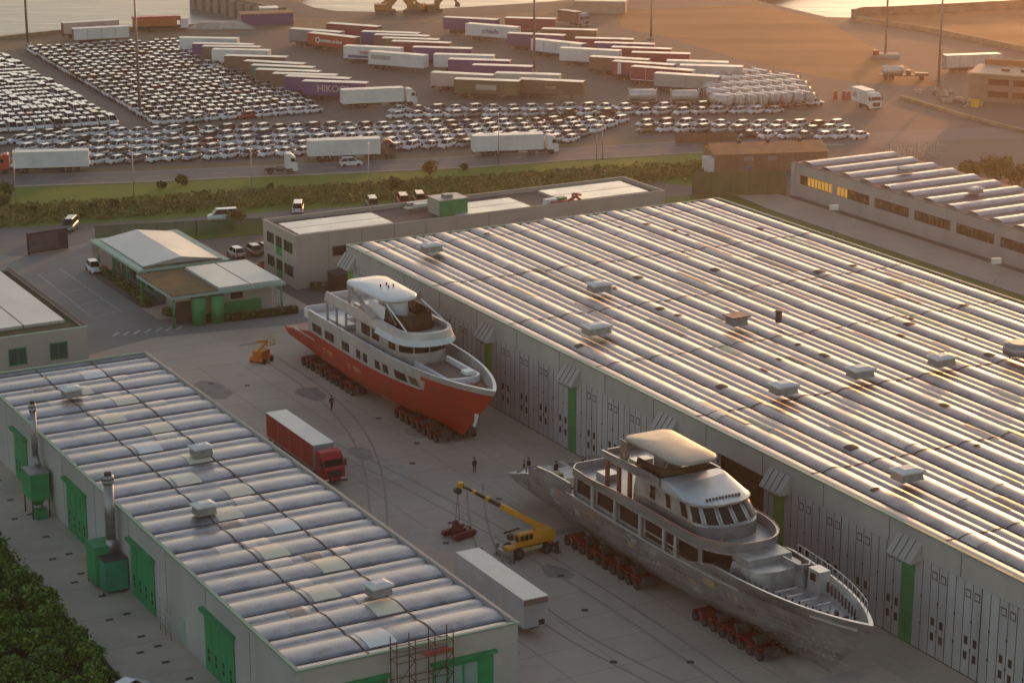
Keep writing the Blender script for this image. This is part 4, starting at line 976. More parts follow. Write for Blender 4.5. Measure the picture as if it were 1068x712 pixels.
# wheelhouse
wo = outline(3.45, 3.0, -9.7, 2.6)
b = MB(); b.prism(wo, 8.755, 10.1, 0); b.build('wheelhouse', ALU, Y2)
wt = outline(3.15, 3.0, -8.0, 2.0)
b = MB(); strip(b, wo, 10.1, wt, 11.75, smooth=False); b.build('wheelhouse_wall', [ALU], Y2)
L1, L2 = plen(wo), plen(wt)
def wpane(f0, f1, v0=.1, v1=.92):
    n = 5; rows = [[], []]
    for k in range(n+1):
        f = f0+(f1-f0)*k/n; pa = seg(wo, f*L1-.01, f*L1)[-1]; pb_ = seg(wt, f*L2-.01, f*L2)[-1]
        A = Vector((pa[0], pa[1], 10.1)); B = Vector((pb_[0], pb_[1], 11.75)); nrm = Vector((pa[0]*.3, -1 if abs(pa[0]) < 2.8 else -.1, .45)).normalized()*.05 if pa[1] < -5.5 else Vector((math.copysign(1, pa[0]), 0, .2))*.05
        rows[0].append(A.lerp(B, v0)+nrm); rows[1].append(A.lerp(B, v1)+nrm)
    b = MB(); b.grid(rows); b.build('window', GLASS if f0 > .36 and f1 < .64 else BROWNGL, Y2)
    return rows
fr = MB()
edges = [.345, .395, .448, .5, .552, .605, .655]
for a, c in zip(edges[:-1], edges[1:]):
    rows = wpane(a+.006, c-.006)
    for r in rows: fr.tube([p for p in r], .05, 5)
    for e in (0, -1): fr.cyl(rows[0][e], rows[1][e], .05, n=5)
fr.build('window_frame', PLATEB, Y2)
for (a, c) in ((.10, .13), (.2, .225), (.29, .325), (.675, .71), (.775, .80), (.87, .9)): wpane(a, c, .15, .85)
ro = outline(3.5, 9.0, -8.4, 2.4)
b = MB(); slab(b, ro, 11.755, 11.9); b.build('sun_deck', ALUD, Y2)
b = MB(); fo = outline(3.4, -1.6, -8.2, 2.4); ft = outline(3.3, -1.6, -3.4, 1.0); b.grid([[(x, y, 11.905) for x, y in fo], [(x, y, 12.72) for x, y in ft]], smooth=False); b.face([(x, y, 12.72) for x, y in ft][::-1]); b.face([(fo[0][0], -1.6, 11.905), (ft[0][0], -1.6, 12.72), (ft[-1][0], -1.6, 12.72), (fo[-1][0], -1.6, 11.905)]); b.build('brow', mat('pale_blue_plate', (.5, .53, .56), .35, .5, var=.1), Y2)
b = MB(); band_h(b, seg(ro, 0, 10.7), 11.905, lambda x, y: 12.75 if y < 6 else 12.75-.3*min(1, (y-6)/3), .2); band_h(b, seg(ro, plen(ro)-10.7, plen(ro)), 11.905, lambda x, y: 12.75, .2); b.box(-2.9, 2.9, 8.7, 8.9, 11.905, 12.5); b.build('sun_deck_coaming', ALU, Y2)
b = MB()
for k in range(11): b.box(-1.9+k*.36, -1.7+k*.36, -7.3, -7.15, 11.9, 12.25, 0)
b.build('roof_fitting', DSTEEL, Y2)
so = outline(2.95, 3.4, -1.5, 1.2)
b = MB(); strip(b, so, 12.45, offs(so, .18), 13.3, smooth=True); b.tube([(x, y, 13.3) for x, y in offs(so, .18)], .05, 5); b.build('windscreen', BROWNGL, Y2)
b = MB()
for k in range(4): b = MB(); b.box(-2.4, -2.25, 6.1+k*.35, 6.25+k*.35, 11.9, 13.9); b.build('hardtop_slat', ALU, Y2)
for sgn in (-1, 1): b = MB(); bar(b, (sgn*2.5, 6.1, 12), (sgn*2.3, 5.6, 14.2), .3, .5); b.build('hardtop_leg', ALU, Y2); b = MB(); bar(b, (sgn*2.3, -.8, 13.2), (sgn*2.2, -1.2, 14.2), .1, .1); b.build('hardtop_strut', ALU, Y2)
b = MB(); b.box(-.9, .9, 1.5, 3.4, 11.905, 14.1, 0); b.build('hardtop_core', ALUD, Y2)
b = MB(); b.box(-2.6, -.6, 4, 5.2, 11.905, 12.6); b.box(.6, 2.4, -.2, 1.2, 11.905, 12.6); b.box(-2.2, -1.0, .4, 1.6, 11.905, 12.5, 1); b.build('sun_deck_furniture', [PLATEB, ORANGE], Y2)
b = MB(); pad(b, 2.7, 6.6, -3.4, 14.15, 14.5, 0, 1.1, .22, 2.55); b.build('hardtop', mat('smooth_aluminium', (.40, .35, .30), .48, .7, var=.12, scale=.4), Y2)
# side wing posts of the upper deck
b = MB()
for y in (8.4, 6.2, 4.2):
    for sgn in (-1, 1): b.box(sgn*3.1-.16, sgn*3.1+.16, y-.2, y+.2, 8.755, 11.75)
b.build('upper_deck_post', BRDECK, Y2)
b = MB(); b.box(-2.6, 2.6, 3.6, 3.7, 8.755, 11.7, 0); b.box(-1.6, 1.6, 3.71, 3.76, 8.9, 11.2, 1); b.box(-2.7, -1.0, 9.5, 11.2, 8.755, 9.4, 0); b.build('upper_deck_fittings', [PLATEB, BROWNGL], Y2)
# forward well, steps and locker
b = MB(); b.prism(outline(3.0, -12.6, -17.2, 1.4), 6.62, 8.3, 0, scale=.9); b.prism([(-2.4, -12.4), (2.4, -12.4), (2.4, -15), (-2.4, -15)], 8.3, 8.9, 0); b.build('foredeck_trunk', ALUD, Y2)
b = MB(); wall_band(b, [(1.2, -14.6), (1.25, -17.6), (2.2, -18.0), (3.0, -17.2)], 6.62, 8.8, .14); b.build('side_screen', ALU, Y2)
b = MB(); b.prism([(1.7, -18.4), (3.0, -18.4), (3.0, -20.2), (1.7, -20.2)], 6.62, 8.8, 0, scale=.92); lk = b.build('deck_locker', PLATEB, Y2)
b = MB(); b.box(1.62, 1.68, -19.6, -18.9, 7.8, 8.5); b.build('locker_window', GLASS, lk)
b = MB()
for (x0, x1, y0, y1) in ((-2.2, .2, -19.0, -18.9), (-2.0, -.2, -20.4, -20.3), (-1.6, .4, -21.8, -21.7), (-.8, .8, -23.2, -23.1)): b.box(x0, x1, y0, y1, 7.2, 7.35); b.box(x0, x0+.08, y0, y1, 6.61, 7.2); b.box(x1-.08, x1, y0, y1, 6.61, 7.2)
b.build('deck_rack', PLATEB, Y2)
b = MB()
for (x, y) in ((-.5, -24.4), (.5, -24.4)): b.cyl((x, y, 6.61), (x, y, 7.05), .25, .18, 10)
b.box(-.9, .9, -25.6, -25.4, 6.61, 6.9); b.build('windlass', DSTEEL, Y2)

# ------------------------------------------------------------------ red multi-wheel transporters below the hulls
wheel_me = None
def tyre_mesh(r, w, name='wheel'):
    b = MB(); b.cyl((-w/2, 0, 0), (w/2, 0, 0), r, r, 12, 0); b.cyl((-w/2-.01, 0, 0), (-w/2-.004, 0, 0), r*.55, r*.55, 10, 1); b.cyl((w/2+.004, 0, 0), (w/2+.01, 0, 0), r*.55, r*.55, 10, 1)
    return b.mesh(name, [DARK, DSTEEL])
TW = tyre_mesh(.42, .3)
def transporter(x, y0, y1, label, zt):
    t = thing('transporter', label, 'transporter', S(x, (y0+y1)/2), SA, 'red transporters carrying the yachts')
    L = y1-y0; b = MB(); b.box(-.75, .75, -L/2, L/2, .95, 1.2, 0)
    for k in range(int(L/1.5)+1): b.box(-1.1, 1.1, -L/2+.2+k*1.5, -L/2+.5+k*1.5, .82, 1.12, 0)
    b.build('platform', mat('transporter_red', (.15, .007, .007), .55, var=.35, scale=1.5), t)
    b = MB(); b.box(-.55, .55, -L/2-.8, -L/2-.003, .6, 1.35, 0); b.build('power_pack', DSTEEL, t)
    for k in range(int(L/1.5)+1):
        for xx in (-.85, .85): share('wheel', TW, t, (xx, -L/2+.35+k*1.5, .42))
    for k in range(int(L/3)):
        b = MB(); b.box(-.7, .7, -L/2+1+k*3, -L/2+1.4+k*3, 1.203, zt); b.box(-.9, .9, -L/2+.9+k*3, -L/2+1.5+k*3, zt, zt+.25); b.build('cradle', DSTEEL, t)
transporter(110.6, 240.6, 256.0, 'red transporter under the stern half of the red yacht, on its near side', 1.35)
transporter(115.6, 240.6, 256.0, 'red transporter under the stern half of the red yacht, on its warehouse side', 1.35)
transporter(111.6, 219.5, 231.0, 'red transporter below the bow half of the red yacht, on its near side', 1.25)
transporter(114.9, 219.5, 231.0, 'red transporter below the bow half of the red yacht, on its warehouse side', 1.25)
transporter(108.7, 170.5, 184.0, 'dark red transporter under the stern half of the silver yacht, on its near side', 1.9)
transporter(113.6, 170.5, 184.0, 'dark red transporter under the stern half of the silver yacht, on its warehouse side', 1.9)
transporter(109.6, 151.0, 161.5, 'bright red transporter below the bow half of the silver yacht, on its near side', 1.75)
transporter(112.8, 151.0, 161.5, 'bright red transporter below the bow half of the silver yacht, on its warehouse side', 1.75)
# ================================================================== VEHICLES
WHEEL = tyre_mesh(.5, .34); CARW = tyre_mesh(.32, .22)
WHEELR = Matrix.Rotation(math.pi/2, 4, 'Z')
def wheel_x(me):      # the same wheel turned so that its axle lies across a vehicle that points along X
    b = me.copy(); b.transform(WHEELR); b.name = 'wheel'; return b
WHEELX = wheel_x(WHEEL); CARWX = wheel_x(CARW)
FRAMEM = mat('chassis_dark', (.045, .042, .042), .7)
ROOFT = mat('trailer_roof', (.60, .58, .57), .38, 0.15, var=.12, scale=.3)
def paint(key, col, rough=.42): return mat('paint_'+key, col, rough, var=.1, scale=.4, bump=0)
PAL = dict(white=(.68, .69, .70), cream=(.62, .57, .52), blue=(.04, .075, .24), greyblue=(.2, .22, .27), purple=(.095, .05, .19), maroon=(.25, .04, .07), red=(.42, .055, .035), olive=(.12, .105, .065), brown=(.16, .10, .075), pink=(.52, .40, .40), teal=(.08, .17, .14), grey=(.38, .37, .37), tan=(.40, .32, .25), orange=(.5, .16, .05))
def trailer_parts(t, L, side, end, x0=0.0, text=None, tcol='white', tsize=1.3, legs=True, panel=None, mark=False, W=2.52, zt=4.0, seams=True):
    """box body from x0-L to x0 (front at x0) on three axles, under thing t"""
    b = MB(); zb = 1.12
    b.box(x0-L, x0, -W/2, W/2, zb, zt-.06, 0); b.box(x0-.04, x0+.004, -W/2-.004, W/2+.004, zb-.01, zt-.05, 1); b.box(x0-L-.004, x0-L+.04, -W/2-.004, W/2+.004, zb-.01, zt-.05, 1)
    b.box(x0-L-.03, x0+.03, -W/2-.03, W/2+.03, zt-.059, zt, 2)
    for s in (-1, 1): b.box(x0-L-.02, x0+.02, s*(W/2+.012)-.012, s*(W/2+.012)+.012, zb-.06, zb+.1, 1)
    if seams:
        for k in range(1, 4): 
            for s in (-1, 1): b.box(x0-L*k/4-.03, x0-L*k/4+.03, s*(W/2+.006)-.006, s*(W/2+.006)+.006, zb+.1, zt-.1, 1)
    b.build('box_body', [side, end, ROOFT], t)
    b = MB(); b.box(x0-L+.2, x0-.3, -.5, .5, .85, zb-.003, 0); b.box(x0-L+.1, x0-L+.25, -1.2, 1.2, .5, .75, 0)
    for s in (-1, 1): b.box(x0-L*.62, x0-L*.36, s*1.15-.04, s*1.15+.04, .55, 1.0, 0)
    b.build('chassis', FRAMEM, t)
    for k in range(3):
        for s in (-1, 1): share('wheel', WHEELX, t, (x0-L+2.2+k*1.35, s*1.02, .5))
    if legs:
        for s in (-1, 1): b = MB(); b.box(x0-2.9, x0-2.72, s*.8-.08, s*.8+.08, 0, .848); b.box(x0-3.0, x0-2.6, s*.8-.16, s*.8+.16, 0, .06) if False else None; b.build('landing_leg', FRAMEM, t)
    if panel:
        b = MB(); (a, c, z0, z1, m) = panel
        for s in (-1, 1): b.box(x0-L*a if False else x0-L+L*a, x0-L+L*c, s*(W/2+.02)-.006, s*(W/2+.02)+.006, z0, z1)
        b.build('side_panel', m, t)
    if mark:
        b = MB(); xc = x0-L*.78; n = 20
        b.grid([[(xc+r*math.cos(6.2832*i/n), -W/2-.03, 2.5+r*math.sin(6.2832*i/n)) for i in range(n)] for r in (.42, .75)], closed=True, smooth=False); b.build('round_mark', paint('white', PAL['white']), t)
    if text:
        for s in (-1,):
            me = text_mesh(text, tsize, .03); me.materials.clear(); me.materials.append(paint(tcol, PAL.get(tcol, (.7, .7, .7))))
            o = share('lettering', me, t, (x0-L/2, -W/2-.034, 2.5)); o.rotation_euler = (math.pi/2, 0, 0)
def semi_trailer(loc, rz, L, side, end, label, group='trailers parked in the port lot', **k):
    t = thing('semi_trailer', label, 'trailer', loc, rz, group)
    trailer_parts(t, L, paint(side, PAL[side]), paint(end, PAL[end]), x0=L/2, **k); return t
def cab_parts(t, x0, pm, roofm=None, W=2.48):
    """tractor cab whose front is at x0"""
    b = MB(); m = pm
    prof = [(x0-2.2, .95), (x0-2.2, 3.5), (x0-1.9, 3.72), (x0-1.1, 3.6), (x0-.35, 2.95), (x0-.12, 2.2), (x0, 1.9), (x0, .5), (x0-.9, .5), (x0-.95, .95)]
    n = len(prof)
    b.grid([[(x, s*W/2, z) for x, z in prof+[prof[0]]] for s in (-1, 1)], smooth=False)
    b.f = [f[::-1] for f in b.f]
    b.face([(x, -W/2, z) for x, z in prof][::-1]); b.face([(x, W/2, z) for x, z in prof])
    cab = b.build('cab', m, t)
    b = MB(); b.face([(x0-.105, -W/2+.1, 2.2), (x0-.105, W/2-.1, 2.2), (x0-.325, W/2-.16, 2.93), (x0-.325, -W/2+.16, 2.93)]); b.build('windscreen', GLASS, cab)
    for s in (-1, 1):
        b = MB(); q = [(x0-.35, 2.2), (x0-1.25, 2.2), (x0-1.25, 2.85), (x0-.55, 2.85)]
        b.face([(x, s*(W/2+.012), z) for x, z in (q if s > 0 else q[::-1])]); b.build('side_window', GLASS, cab)
    b = MB(); b.box(x0+.003, x0+.04, -.85, .85, .95, 1.75); b.box(x0+.003, x0+.06, -W/2+.02, W/2-.02, .42, .62); b.build('grille', FRAMEM, cab)
    for s in (-1, 1):
        b = MB(); b.box(x0+.003, x0+.05, s*.98-.2, s*.98+.2, .66, .86); b.build('headlight', mat('lamp_glass', (.75, .75, .7), .15), cab)
        b = MB(); b.box(x0-.28, x0-.12, s*(W/2+.16)-.12, s*(W/2+.16)+.12, 2.1, 2.8); b.build('mirror', FRAMEM, cab)
    b = MB(); b.box(x0-6.0, x0-.8, -.45, .45, .62, .93); b.box(x0-3.9, x0-2.6, -1.15, -.5, .5, 1.0); b.box(x0-3.9, x0-2.6, .5, 1.15, .5, 1.0); b.box(x0-5.3, x0-4.3, -.5, .5, .933, 1.1); b.build('chassis_frame', FRAMEM, t)
    for xx in (x0-1.35, x0-5.0):
        for s in (-1, 1): share('wheel', WHEELX, t, (xx, s*1.03, .5))
def semi_truck(loc, rz, L, side, end, cab, label, group=None, **k):
    """front of the cab at +X; loc = middle of the trailer"""
    t = thing('articulated_truck', label, 'truck', loc, rz, group)
    trailer_parts(t, L, paint(side, PAL[side]), paint(end, PAL[end]), x0=L/2, legs=False, **k)
    cab_parts(t, L/2+2.9, paint(cab, PAL[cab]) if cab != 'truckred' else REDT); return t
# ---- in the yard
red = semi_truck(S(94.35, 221.8), SA-math.pi/2, 13.4, 'red', 'grey', 'truckred', 'red articulated truck with pale roofed trailer parked beside the striped workshop')
red.children[0].data.materials[0] = mat('red_tarpaulin', (.42, .022, .018), .5, var=.12, scale=.5)
t = thing('semi_trailer', 'plain white box trailer without a tractor parked near the yellow crane', 'trailer', S(93.55, 172.4), SA-math.pi/2)
trailer_parts(t, 13.6, paint('white', PAL['white']), paint('grey', PAL['grey']), x0=6.8, seams=False)
b = MB(); b.box(6.81, 6.9, .3, .9, 1.25, 1.75); b.build('connector_box', FRAMEM, t); b = MB(); b.box(6.78, 6.84, -1.27, 1.27, 3.35, 3.9); b.build('header_panel', mat('rust_header', (.22, .14, .12), .7), t)
# ---- on the road
def road_pt(px, py): return at(px, py)
ra = az(at(319, 167.5), at(398, 164.5))
def mid(a, c): return (at(*a)+at(*c))/2
semi_truck(mid((13, 180), (95, 178.5)), az(at(95, 179), at(13, 181.5)), 13.6, 'white', 'white', 'red', 'white box trailer pulled by a red cab at the left end of the road', 'trucks on the harbour road')
semi_truck(mid((319, 168), (398, 165)), ra, 13.6, 'white', 'white', 'brown', 'white box trailer with dark brown cab on the road behind the small white car', 'trucks on the harbour road')
semi_truck(mid((490, 163), (568, 160)), az(at(490, 163), at(568, 160)), 13.6, 'white', 'white', 'white', 'white articulated truck with white cab on the road in front of the car rows', 'trucks on the harbour road')
t = thing('tractor_unit', 'white tractor unit without trailer driving on the road', 'truck', at(293, 180.3), az(at(275, 181), at(311, 179.5)), 'trucks on the harbour road'); cab_parts(t, 3.0, paint('white', PAL['white']))
# ---- in the lot: (left roof end, right roof end, side colour, end colour, label, extras)
W_ = paint('white', PAL['white'])
TR = [
 ((189, 38.5), (249, 39.5), 'white', 'white', 'pale white trailer, farthest of the left stack of trailers', {}),
 ((202.5, 44.5), (267, 45.8), 'purple', 'purple', 'purple trailer second from the far end of the left stack', {}),
 ((212.5, 47.3), (272, 48.3), 'olive', 'olive', 'olive sided trailer squeezed before a pale one in the left stack', {}),
 ((222.7, 50.5), (282, 51.8), 'white', 'white', 'pale trailer in the left stack standing before the blue ended one', {}),
 ((236, 57), (304, 58.8), 'brown', 'blue', 'brown trailer with blue end in the middle of the left stack', {}),
 ((257, 62.5), (327.5, 66.4), 'brown', 'red', 'trailer with a bright red end in the left stack', {}),
 ((264, 66.9), (334, 69.8), 'teal', 'teal', 'dark green trailer right behind the grey ended one in the left stack', {}),
 ((269, 71.3), (341, 74), 'olive', 'greyblue', 'olive trailer with pale blue end in the left stack', {}),
 ((286, 75.5), (352, 77.6), 'brown', 'purple', 'brown and purple trailer third from the near end of the left stack', {}),
 ((300, 78.2), (366, 81.2), 'purple', 'blue', 'violet blue trailer just behind the one lettered HIKO', {}),
 ((317.4, 83.3), (384, 85.6), 'purple', 'purple', 'dark purple trailer with large letters HIKO at the near end of the left stack', dict(text='HIKOOL', tcol='pink', tsize=2.0)),
 ((344, 23.5), (416, 28.6), 'maroon', 'olive', 'maroon trailer with olive end, farthest back in the middle lot', {}),
 ((305.4, 29), (379, 34.6), 'greyblue', 'greyblue', 'grey blue trailer standing behind the red lettered one', {}),
 ((325.6, 33.3), (390, 40.3), 'red', 'olive', 'bright red trailer with white round mark and lettering', dict(text='nomen-a-line', tcol='white', tsize=1.35, mark=True)),
 ((378.8, 32), (438.5, 34.2), 'blue', 'blue', 'dark blue trailer behind two tan roofed ones in the middle lot', {}),
 ((392, 35.3), (448, 37), 'brown', 'brown', 'brown trailer just in front of the dark blue one in the middle lot', {}),
 ((400, 38.7), (458.5, 40.6), 'olive', 'teal', 'olive trailer with green end in the middle lot', {}),
 ((410, 42), (470.6, 44.2), 'maroon', 'brown', 'maroon trailer behind the purple and white pair in the middle lot', {}),
 ((361, 46.8), (420, 49.6), 'white', 'white', 'white trailer with red and blue side lettering in the middle lot', dict(text='VANDOREN', tcol='maroon', tsize=1.1, panel=(.08, .5, 1.3, 1.9, paint('blue', PAL['blue'])))),
 ((388, 52.6), (447.5, 57.2), 'white', 'white', 'white trailer with one grey side panel in the middle lot', dict(panel=(.05, .4, 2.3, 3.3, paint('grey', PAL['grey'])))),
 ((431.8, 48.2), (493, 50), 'purple', 'purple', 'purple sided cream roofed trailer beside the white ended one', {}),
 ((453.7, 55.6), (516, 57.3), 'white', 'cream', 'cream fronted trailer behind two purple ones', {}),
 ((469, 60.7), (533, 62.6), 'purple', 'maroon', 'left of two purple trailers behind the pale pink one', {}),
 ((494, 66.6), (556, 68.5), 'purple', 'purple', 'right of two purple trailers behind the pale pink one', {}),
 ((452, 74.3), (516, 77.6), 'pink', 'pink', 'pale pink trailer behind the dark olive one', {}),
 ((518, 75), (585, 77), 'cream', 'white', 'cream trailer behind the brown lettered one', {}),
 ((475.6, 81.2), (542.5, 83.7), 'olive', 'olive', 'dark olive trailer with a pale grey mark on its side', dict(panel=(.34, .66, 1.9, 3.0, paint('grey', PAL['grey'])))),
 ((543.5, 81.3), (609.7, 84.4), 'brown', 'brown', 'brown trailer with faint small lettering, nearest the car rows', dict(text='TUNES', tcol='tan', tsize=.8)),
 ((464.7, 17.2), (521, 20), 'purple', 'blue', 'purple trailer with blue end at the far back, left of the mast', {}),
 ((528, 17.8), (580, 19.2), 'maroon', 'red', 'red roofed trailer at the far back beside a box truck', {}),
 ((489, 23.8), (555, 29), 'white', 'cream', 'white trailer with blue lettering at the back left of the mast', dict(text='cristallo', tcol='blue', tsize=1.5)),
 ((566, 29.2), (623, 30.8), 'brown', 'brown', 'brown trailer below the box truck at the back', {}),
 ((531, 33.8), (590, 36.2), 'purple', 'maroon', 'purple trailer standing across the mast foot', {}),
 ((558, 40), (626, 47), 'white', 'blue', 'white trailer with blue end right of the mast', {}),
 ((600.5, 38.8), (661, 40.3), 'maroon', 'maroon', 'maroon trailer farthest back in the right lot', {}),
 ((620.7, 43.6), (683, 45.3), 'purple', 'maroon', 'purple maroon trailer second from the back in the right lot', {}),
 ((586, 49), (648, 52.2), 'white', 'white', 'plain white trailer at the left of the right lot', {}),
 ((639, 48.2), (701, 50.4), 'maroon', 'red', 'maroon trailer behind a white roofed one in the right lot', {}),
 ((617, 58), (678, 61.6), 'brown', 'purple', 'brown purple trailer in front of the plain white one', {}),
 ((659.5, 53.7), (720, 55.4), 'maroon', 'maroon', 'maroon pink roofed trailer in the middle of the right lot', {}),
 ((641, 62.8), (705, 67), 'maroon', 'purple', 'maroon trailer with a white stripe by its left end', dict(panel=(.1, .16, 1.2, 3.8, W_))),
 ((661, 68.2), (726.5, 73), 'maroon', 'white', 'maroon trailer with a white end in the right lot', {}),
 ((696, 62.2), (760, 64.2), 'white', 'white', 'white roofed trailer at the right end of the right lot, farther of two', {}),
 ((709.5, 67), (775, 68.6), 'cream', 'cream', 'cream trailer at the right end of the right lot, nearer of two', {}),
 ((684.6, 75.2), (751.5, 79.2), 'grey', 'blue', 'grey trailer with blue end nearest to the tank containers', {}),
 ((984, 57), (1041, 55), 'cream', 'greyblue', 'long cream trailer behind the brown port office', {}),
 ((64, 23.5), (122, 20), 'pink', 'maroon', 'pinkish trailer by the water behind a whiter one', {}),
 ((75, 29.5), (133, 26.5), 'white', 'brown', 'whitish trailer by the water above the car block', {}),
]
for (a, c, sd, en, lab, kw) in TR:
    A = at(a[0], a[1], 4.0); B = at(c[0], c[1], 4.0); L = min(14.6, max(12.2, (B-A).length)); d = (B-A).normalized()
    # the surveyed line is the far roof edge; step half a width towards the viewer
    n = Vector((d.y, -d.x, 0)); C_ = A + d*L/2 + n*.6
    semi_trailer(Vector((C_.x, C_.y, 0)), math.atan2(d.y, d.x), L, sd, en, lab, **kw)
semi_truck(mid((352, 113), (424, 110)), az(at(352, 112.6), at(424, 109.4)), 13.2, 'white', 'white', 'white', 'white box trailer with white and red cab at the near end of the left stack', 'trucks in the port lot')
t = thing('box_truck', 'brown box truck with a pale cab at the far back of the lot', 'truck', at(597, 27), az(at(583, 26), at(612, 30)), 'trucks in the port lot')
b = MB(); b.box(-4.2, 2.6, -1.25, 1.25, 1.0, 3.9); b.build('box_body', paint('brown', PAL['brown']), t); cab_parts(t, 5.3, paint('greyblue', (.35, .37, .42)))
t = thing('box_truck', 'white box truck with white cab facing the road on the right of the lot', 'truck', at(905, 113), az(at(893, 107), at(922, 117)), 'trucks in the port lot')
b = MB(); b.box(-5.2, .6, -1.25, 1.25, 1.0, 3.9, 0); b.box(-4.4, -2.6, -1.262, -1.25, 1.9, 3.0, 1); b.build('box_body', [W_, paint('grey', PAL['grey'])], t); cab_parts(t, 3.6, W_)
# red tipper trailer by the water
t = thing('tipper_truck', 'red tipper lorry with orange lower sides standing by the water', 'truck', mid((138, 33), (190, 31)), az(at(138, 33), at(190, 31)), 'trucks by the water')
b = MB(); b.box(-6.2, 5.0, -1.25, 1.25, 1.3, 3.3, 0); b.grid([[(-6.3, s*1.25, 3.3), (5.1, s*1.25, 3.3)] for s in (-1, 1)]); b.box(-6.4, 5.2, -1.3, 1.3, 3.303, 3.75, 1); b.prism([(5.0, -1.2), (6.0, -1.2), (6.0, 1.2), (5.0, 1.2)], 2.6, 3.7, 1); b.build('tipper_body', [paint('orange', (.42, .12, .04)), paint('tipred', (.45, .04, .03))], t)
b = MB(); b.box(-6, 6, -.5, .5, .7, 1.297); b.build('chassis', FRAMEM, t)
for x in (-5, -3.6, -2.2, 4.4):
    for s in (-1, 1): share('wheel', WHEELX, t, (x, s*1.0, .5))
b = MB(); b.box(6.05, 8, -1.2, 1.2, .6, 3.0); b.build('cab', W_, t)

# ---------------------------------------------------------------- cars
TAIL = mat('tail_light', (.55, .03, .02), .2); HEAD = mat('head_light', (.8, .8, .78), .15)
def car_mb(van=False, suv=False, sedan=False):
    """body (0 paint, 1 dark trim, 2 tail lamp, 3 head lamp) and glass of a car pointing along +X"""
    b = MB(); g = MB()
    L, W = (4.9, .96) if van else (4.3, .89); hl = L/2
    belt = 1.15 if van else 1.0 if suv else .92; top = 2.0 if van else 1.66 if suv else 1.47
    st = [(-hl, .80, .45, belt-.16), (-hl+.08, .95, .25, belt-.02), (-hl+.6, 1, .22, belt), (-.2, 1, .22, belt), (hl-1.15, 1, .22, belt-.02), (hl-.25, .95, .22, belt-.2), (hl, .78, .3, belt-.36)]
    rows = []
    for (x, w, z0, z1) in st: y = W*w; rows.append([(x, -y*.92, z0), (x, -y, z0+.25), (x, -y*.97, z1-.08), (x, -y*.86, z1), (x, y*.86, z1), (x, y*.97, z1-.08), (x, y, z0+.25), (x, y*.92, z0)])
    b.grid([r[::-1] for r in rows], 0, True)
    b.face(rows[0][::-1] if False else rows[0], 0); b.face(rows[-1][::-1], 0)
    if sedan: rf, rb, wf, wb = .35, -hl+1.25, 1.05, -hl+.72
    elif van: rf, rb, wf, wb = .95, -hl+.12, 1.75, -hl+.06
    else: rf, rb, wf, wb = .42, -hl+(.55 if suv else .85), 1.12, -hl+(.12 if suv else .3)
    y0, y1 = W*.88, W*.70
    lo = [(wb, -y0), (wf, -y0), (wf, y0), (wb, y0)]; hi = [(rb, -y1), (rf, -y1), (rf, y1), (rb, y1)]
    zb, zt = belt-.03, top-.06
    for k in range(4):
        a, c = k, (k+1) % 4; g.face([(*lo[a], zb), (*lo[c], zb), (*hi[c], zt), (*hi[a], zt)], 0)
    # pillars and roof
    rows = [[(x, y*f, top-.06+dz) for x, y in hi] for f, dz in ((1.0, 0), (1.0, .03), (.8, .06))]
    b.prism(hi, top-.062, top, 0, scale=.93)
    for k in range(4): bar(b, (*lo[k], zb), (*hi[k], zt), .09, .09, 0)
    for s in (-1, 1):
        xm = (rf+rb)/2-.1; bar(b, (xm, s*y0*1.0, zb), (xm, s*y1*1.01, zt), .1, .05, 0)
    for s in (-1, 1):
        b.box(-hl-.012, -hl+.06, s*W*.62-.14, s*W*.62+.14, belt-.36, belt-.15, 2); b.box(hl-.16, hl+.004, s*W*.56-.17, s*W*.56+.17, belt-.5, belt-.36, 3)
    b.box(-hl-.01, -hl+.1, -W*.7, W*.7, .3, .48, 1); b.box(hl-.1, hl+.01, -W*.6, W*.6, .3, .42, 1)
    return b, g, hl
CARC = dict(white=(.62, .63, .66), silver=(.42, .43, .45), grey=(.17, .175, .19), black=(.02, .02, .024), red=(.32, .03, .025), blue=(.04, .07, .16), bronze=(.24, .12, .06), teal=(.10, .19, .2))
def cpaint(c): return mat('car_'+c, CARC[c], .3, .0 if c in ('white', 'red') else .3, var=.05, coat=.5)
CARS = {}
def car_proto(colour, kind):
    k = (colour, kind)
    if k not in CARS:
        b, g, hl = car_mb(kind == 'van', kind == 'suv', kind == 'sedan')
        CARS[k] = (b.mesh('body', [cpaint(colour), DARK, TAIL, HEAD]), g.mesh('windows', [GLASS]), hl)
    return CARS[k]
def car(loc, rz, colour, kind, label, group='cars parked in rows on the port lot', cat='car'):
    me, ge, hl = car_proto(colour, kind)
    t = thing('parked_car' if kind != 'van' else 'parked_van', label, cat if kind != 'van' else 'van', loc, rz, group)
    share('body', me, t); share('windows', ge, t)
    for xx in (-hl+.8, hl-.85):
        for s in (-1, 1): share('wheel', CARWX, t, (xx, s*.8, .32))
    return t
rc = random.Random(21)
def rcol(ws=(.62, .16, .10, .05, .02, .02, .02, .01)): return rc.choices(list(CARC), ws)[0]
def car_row(p, q, n, dang, rowname, flip=0.0, jit=.05, ws=None, kinds=('car', 'sedan', 'car', 'suv'), skip=()):
    for k in range(n):
        if k in skip: continue
        t = (k+.5)/n; P = p+(q-p)*t; c = rcol(ws) if ws else rcol(); kd = rc.choice(kinds)
        P = P + Vector((rc.uniform(-.25, .25), rc.uniform(-.25, .25), 0))
        nm = {'van': 'van', 'suv': 'tall car', 'car': 'hatchback', 'sedan': 'saloon car'}[kd]
        car(P, az(p, q)+dang+flip+rc.uniform(-jit, jit), c, kd, f"{c} {nm}, {ordinal(k+1)} from the left in the {rowname}")
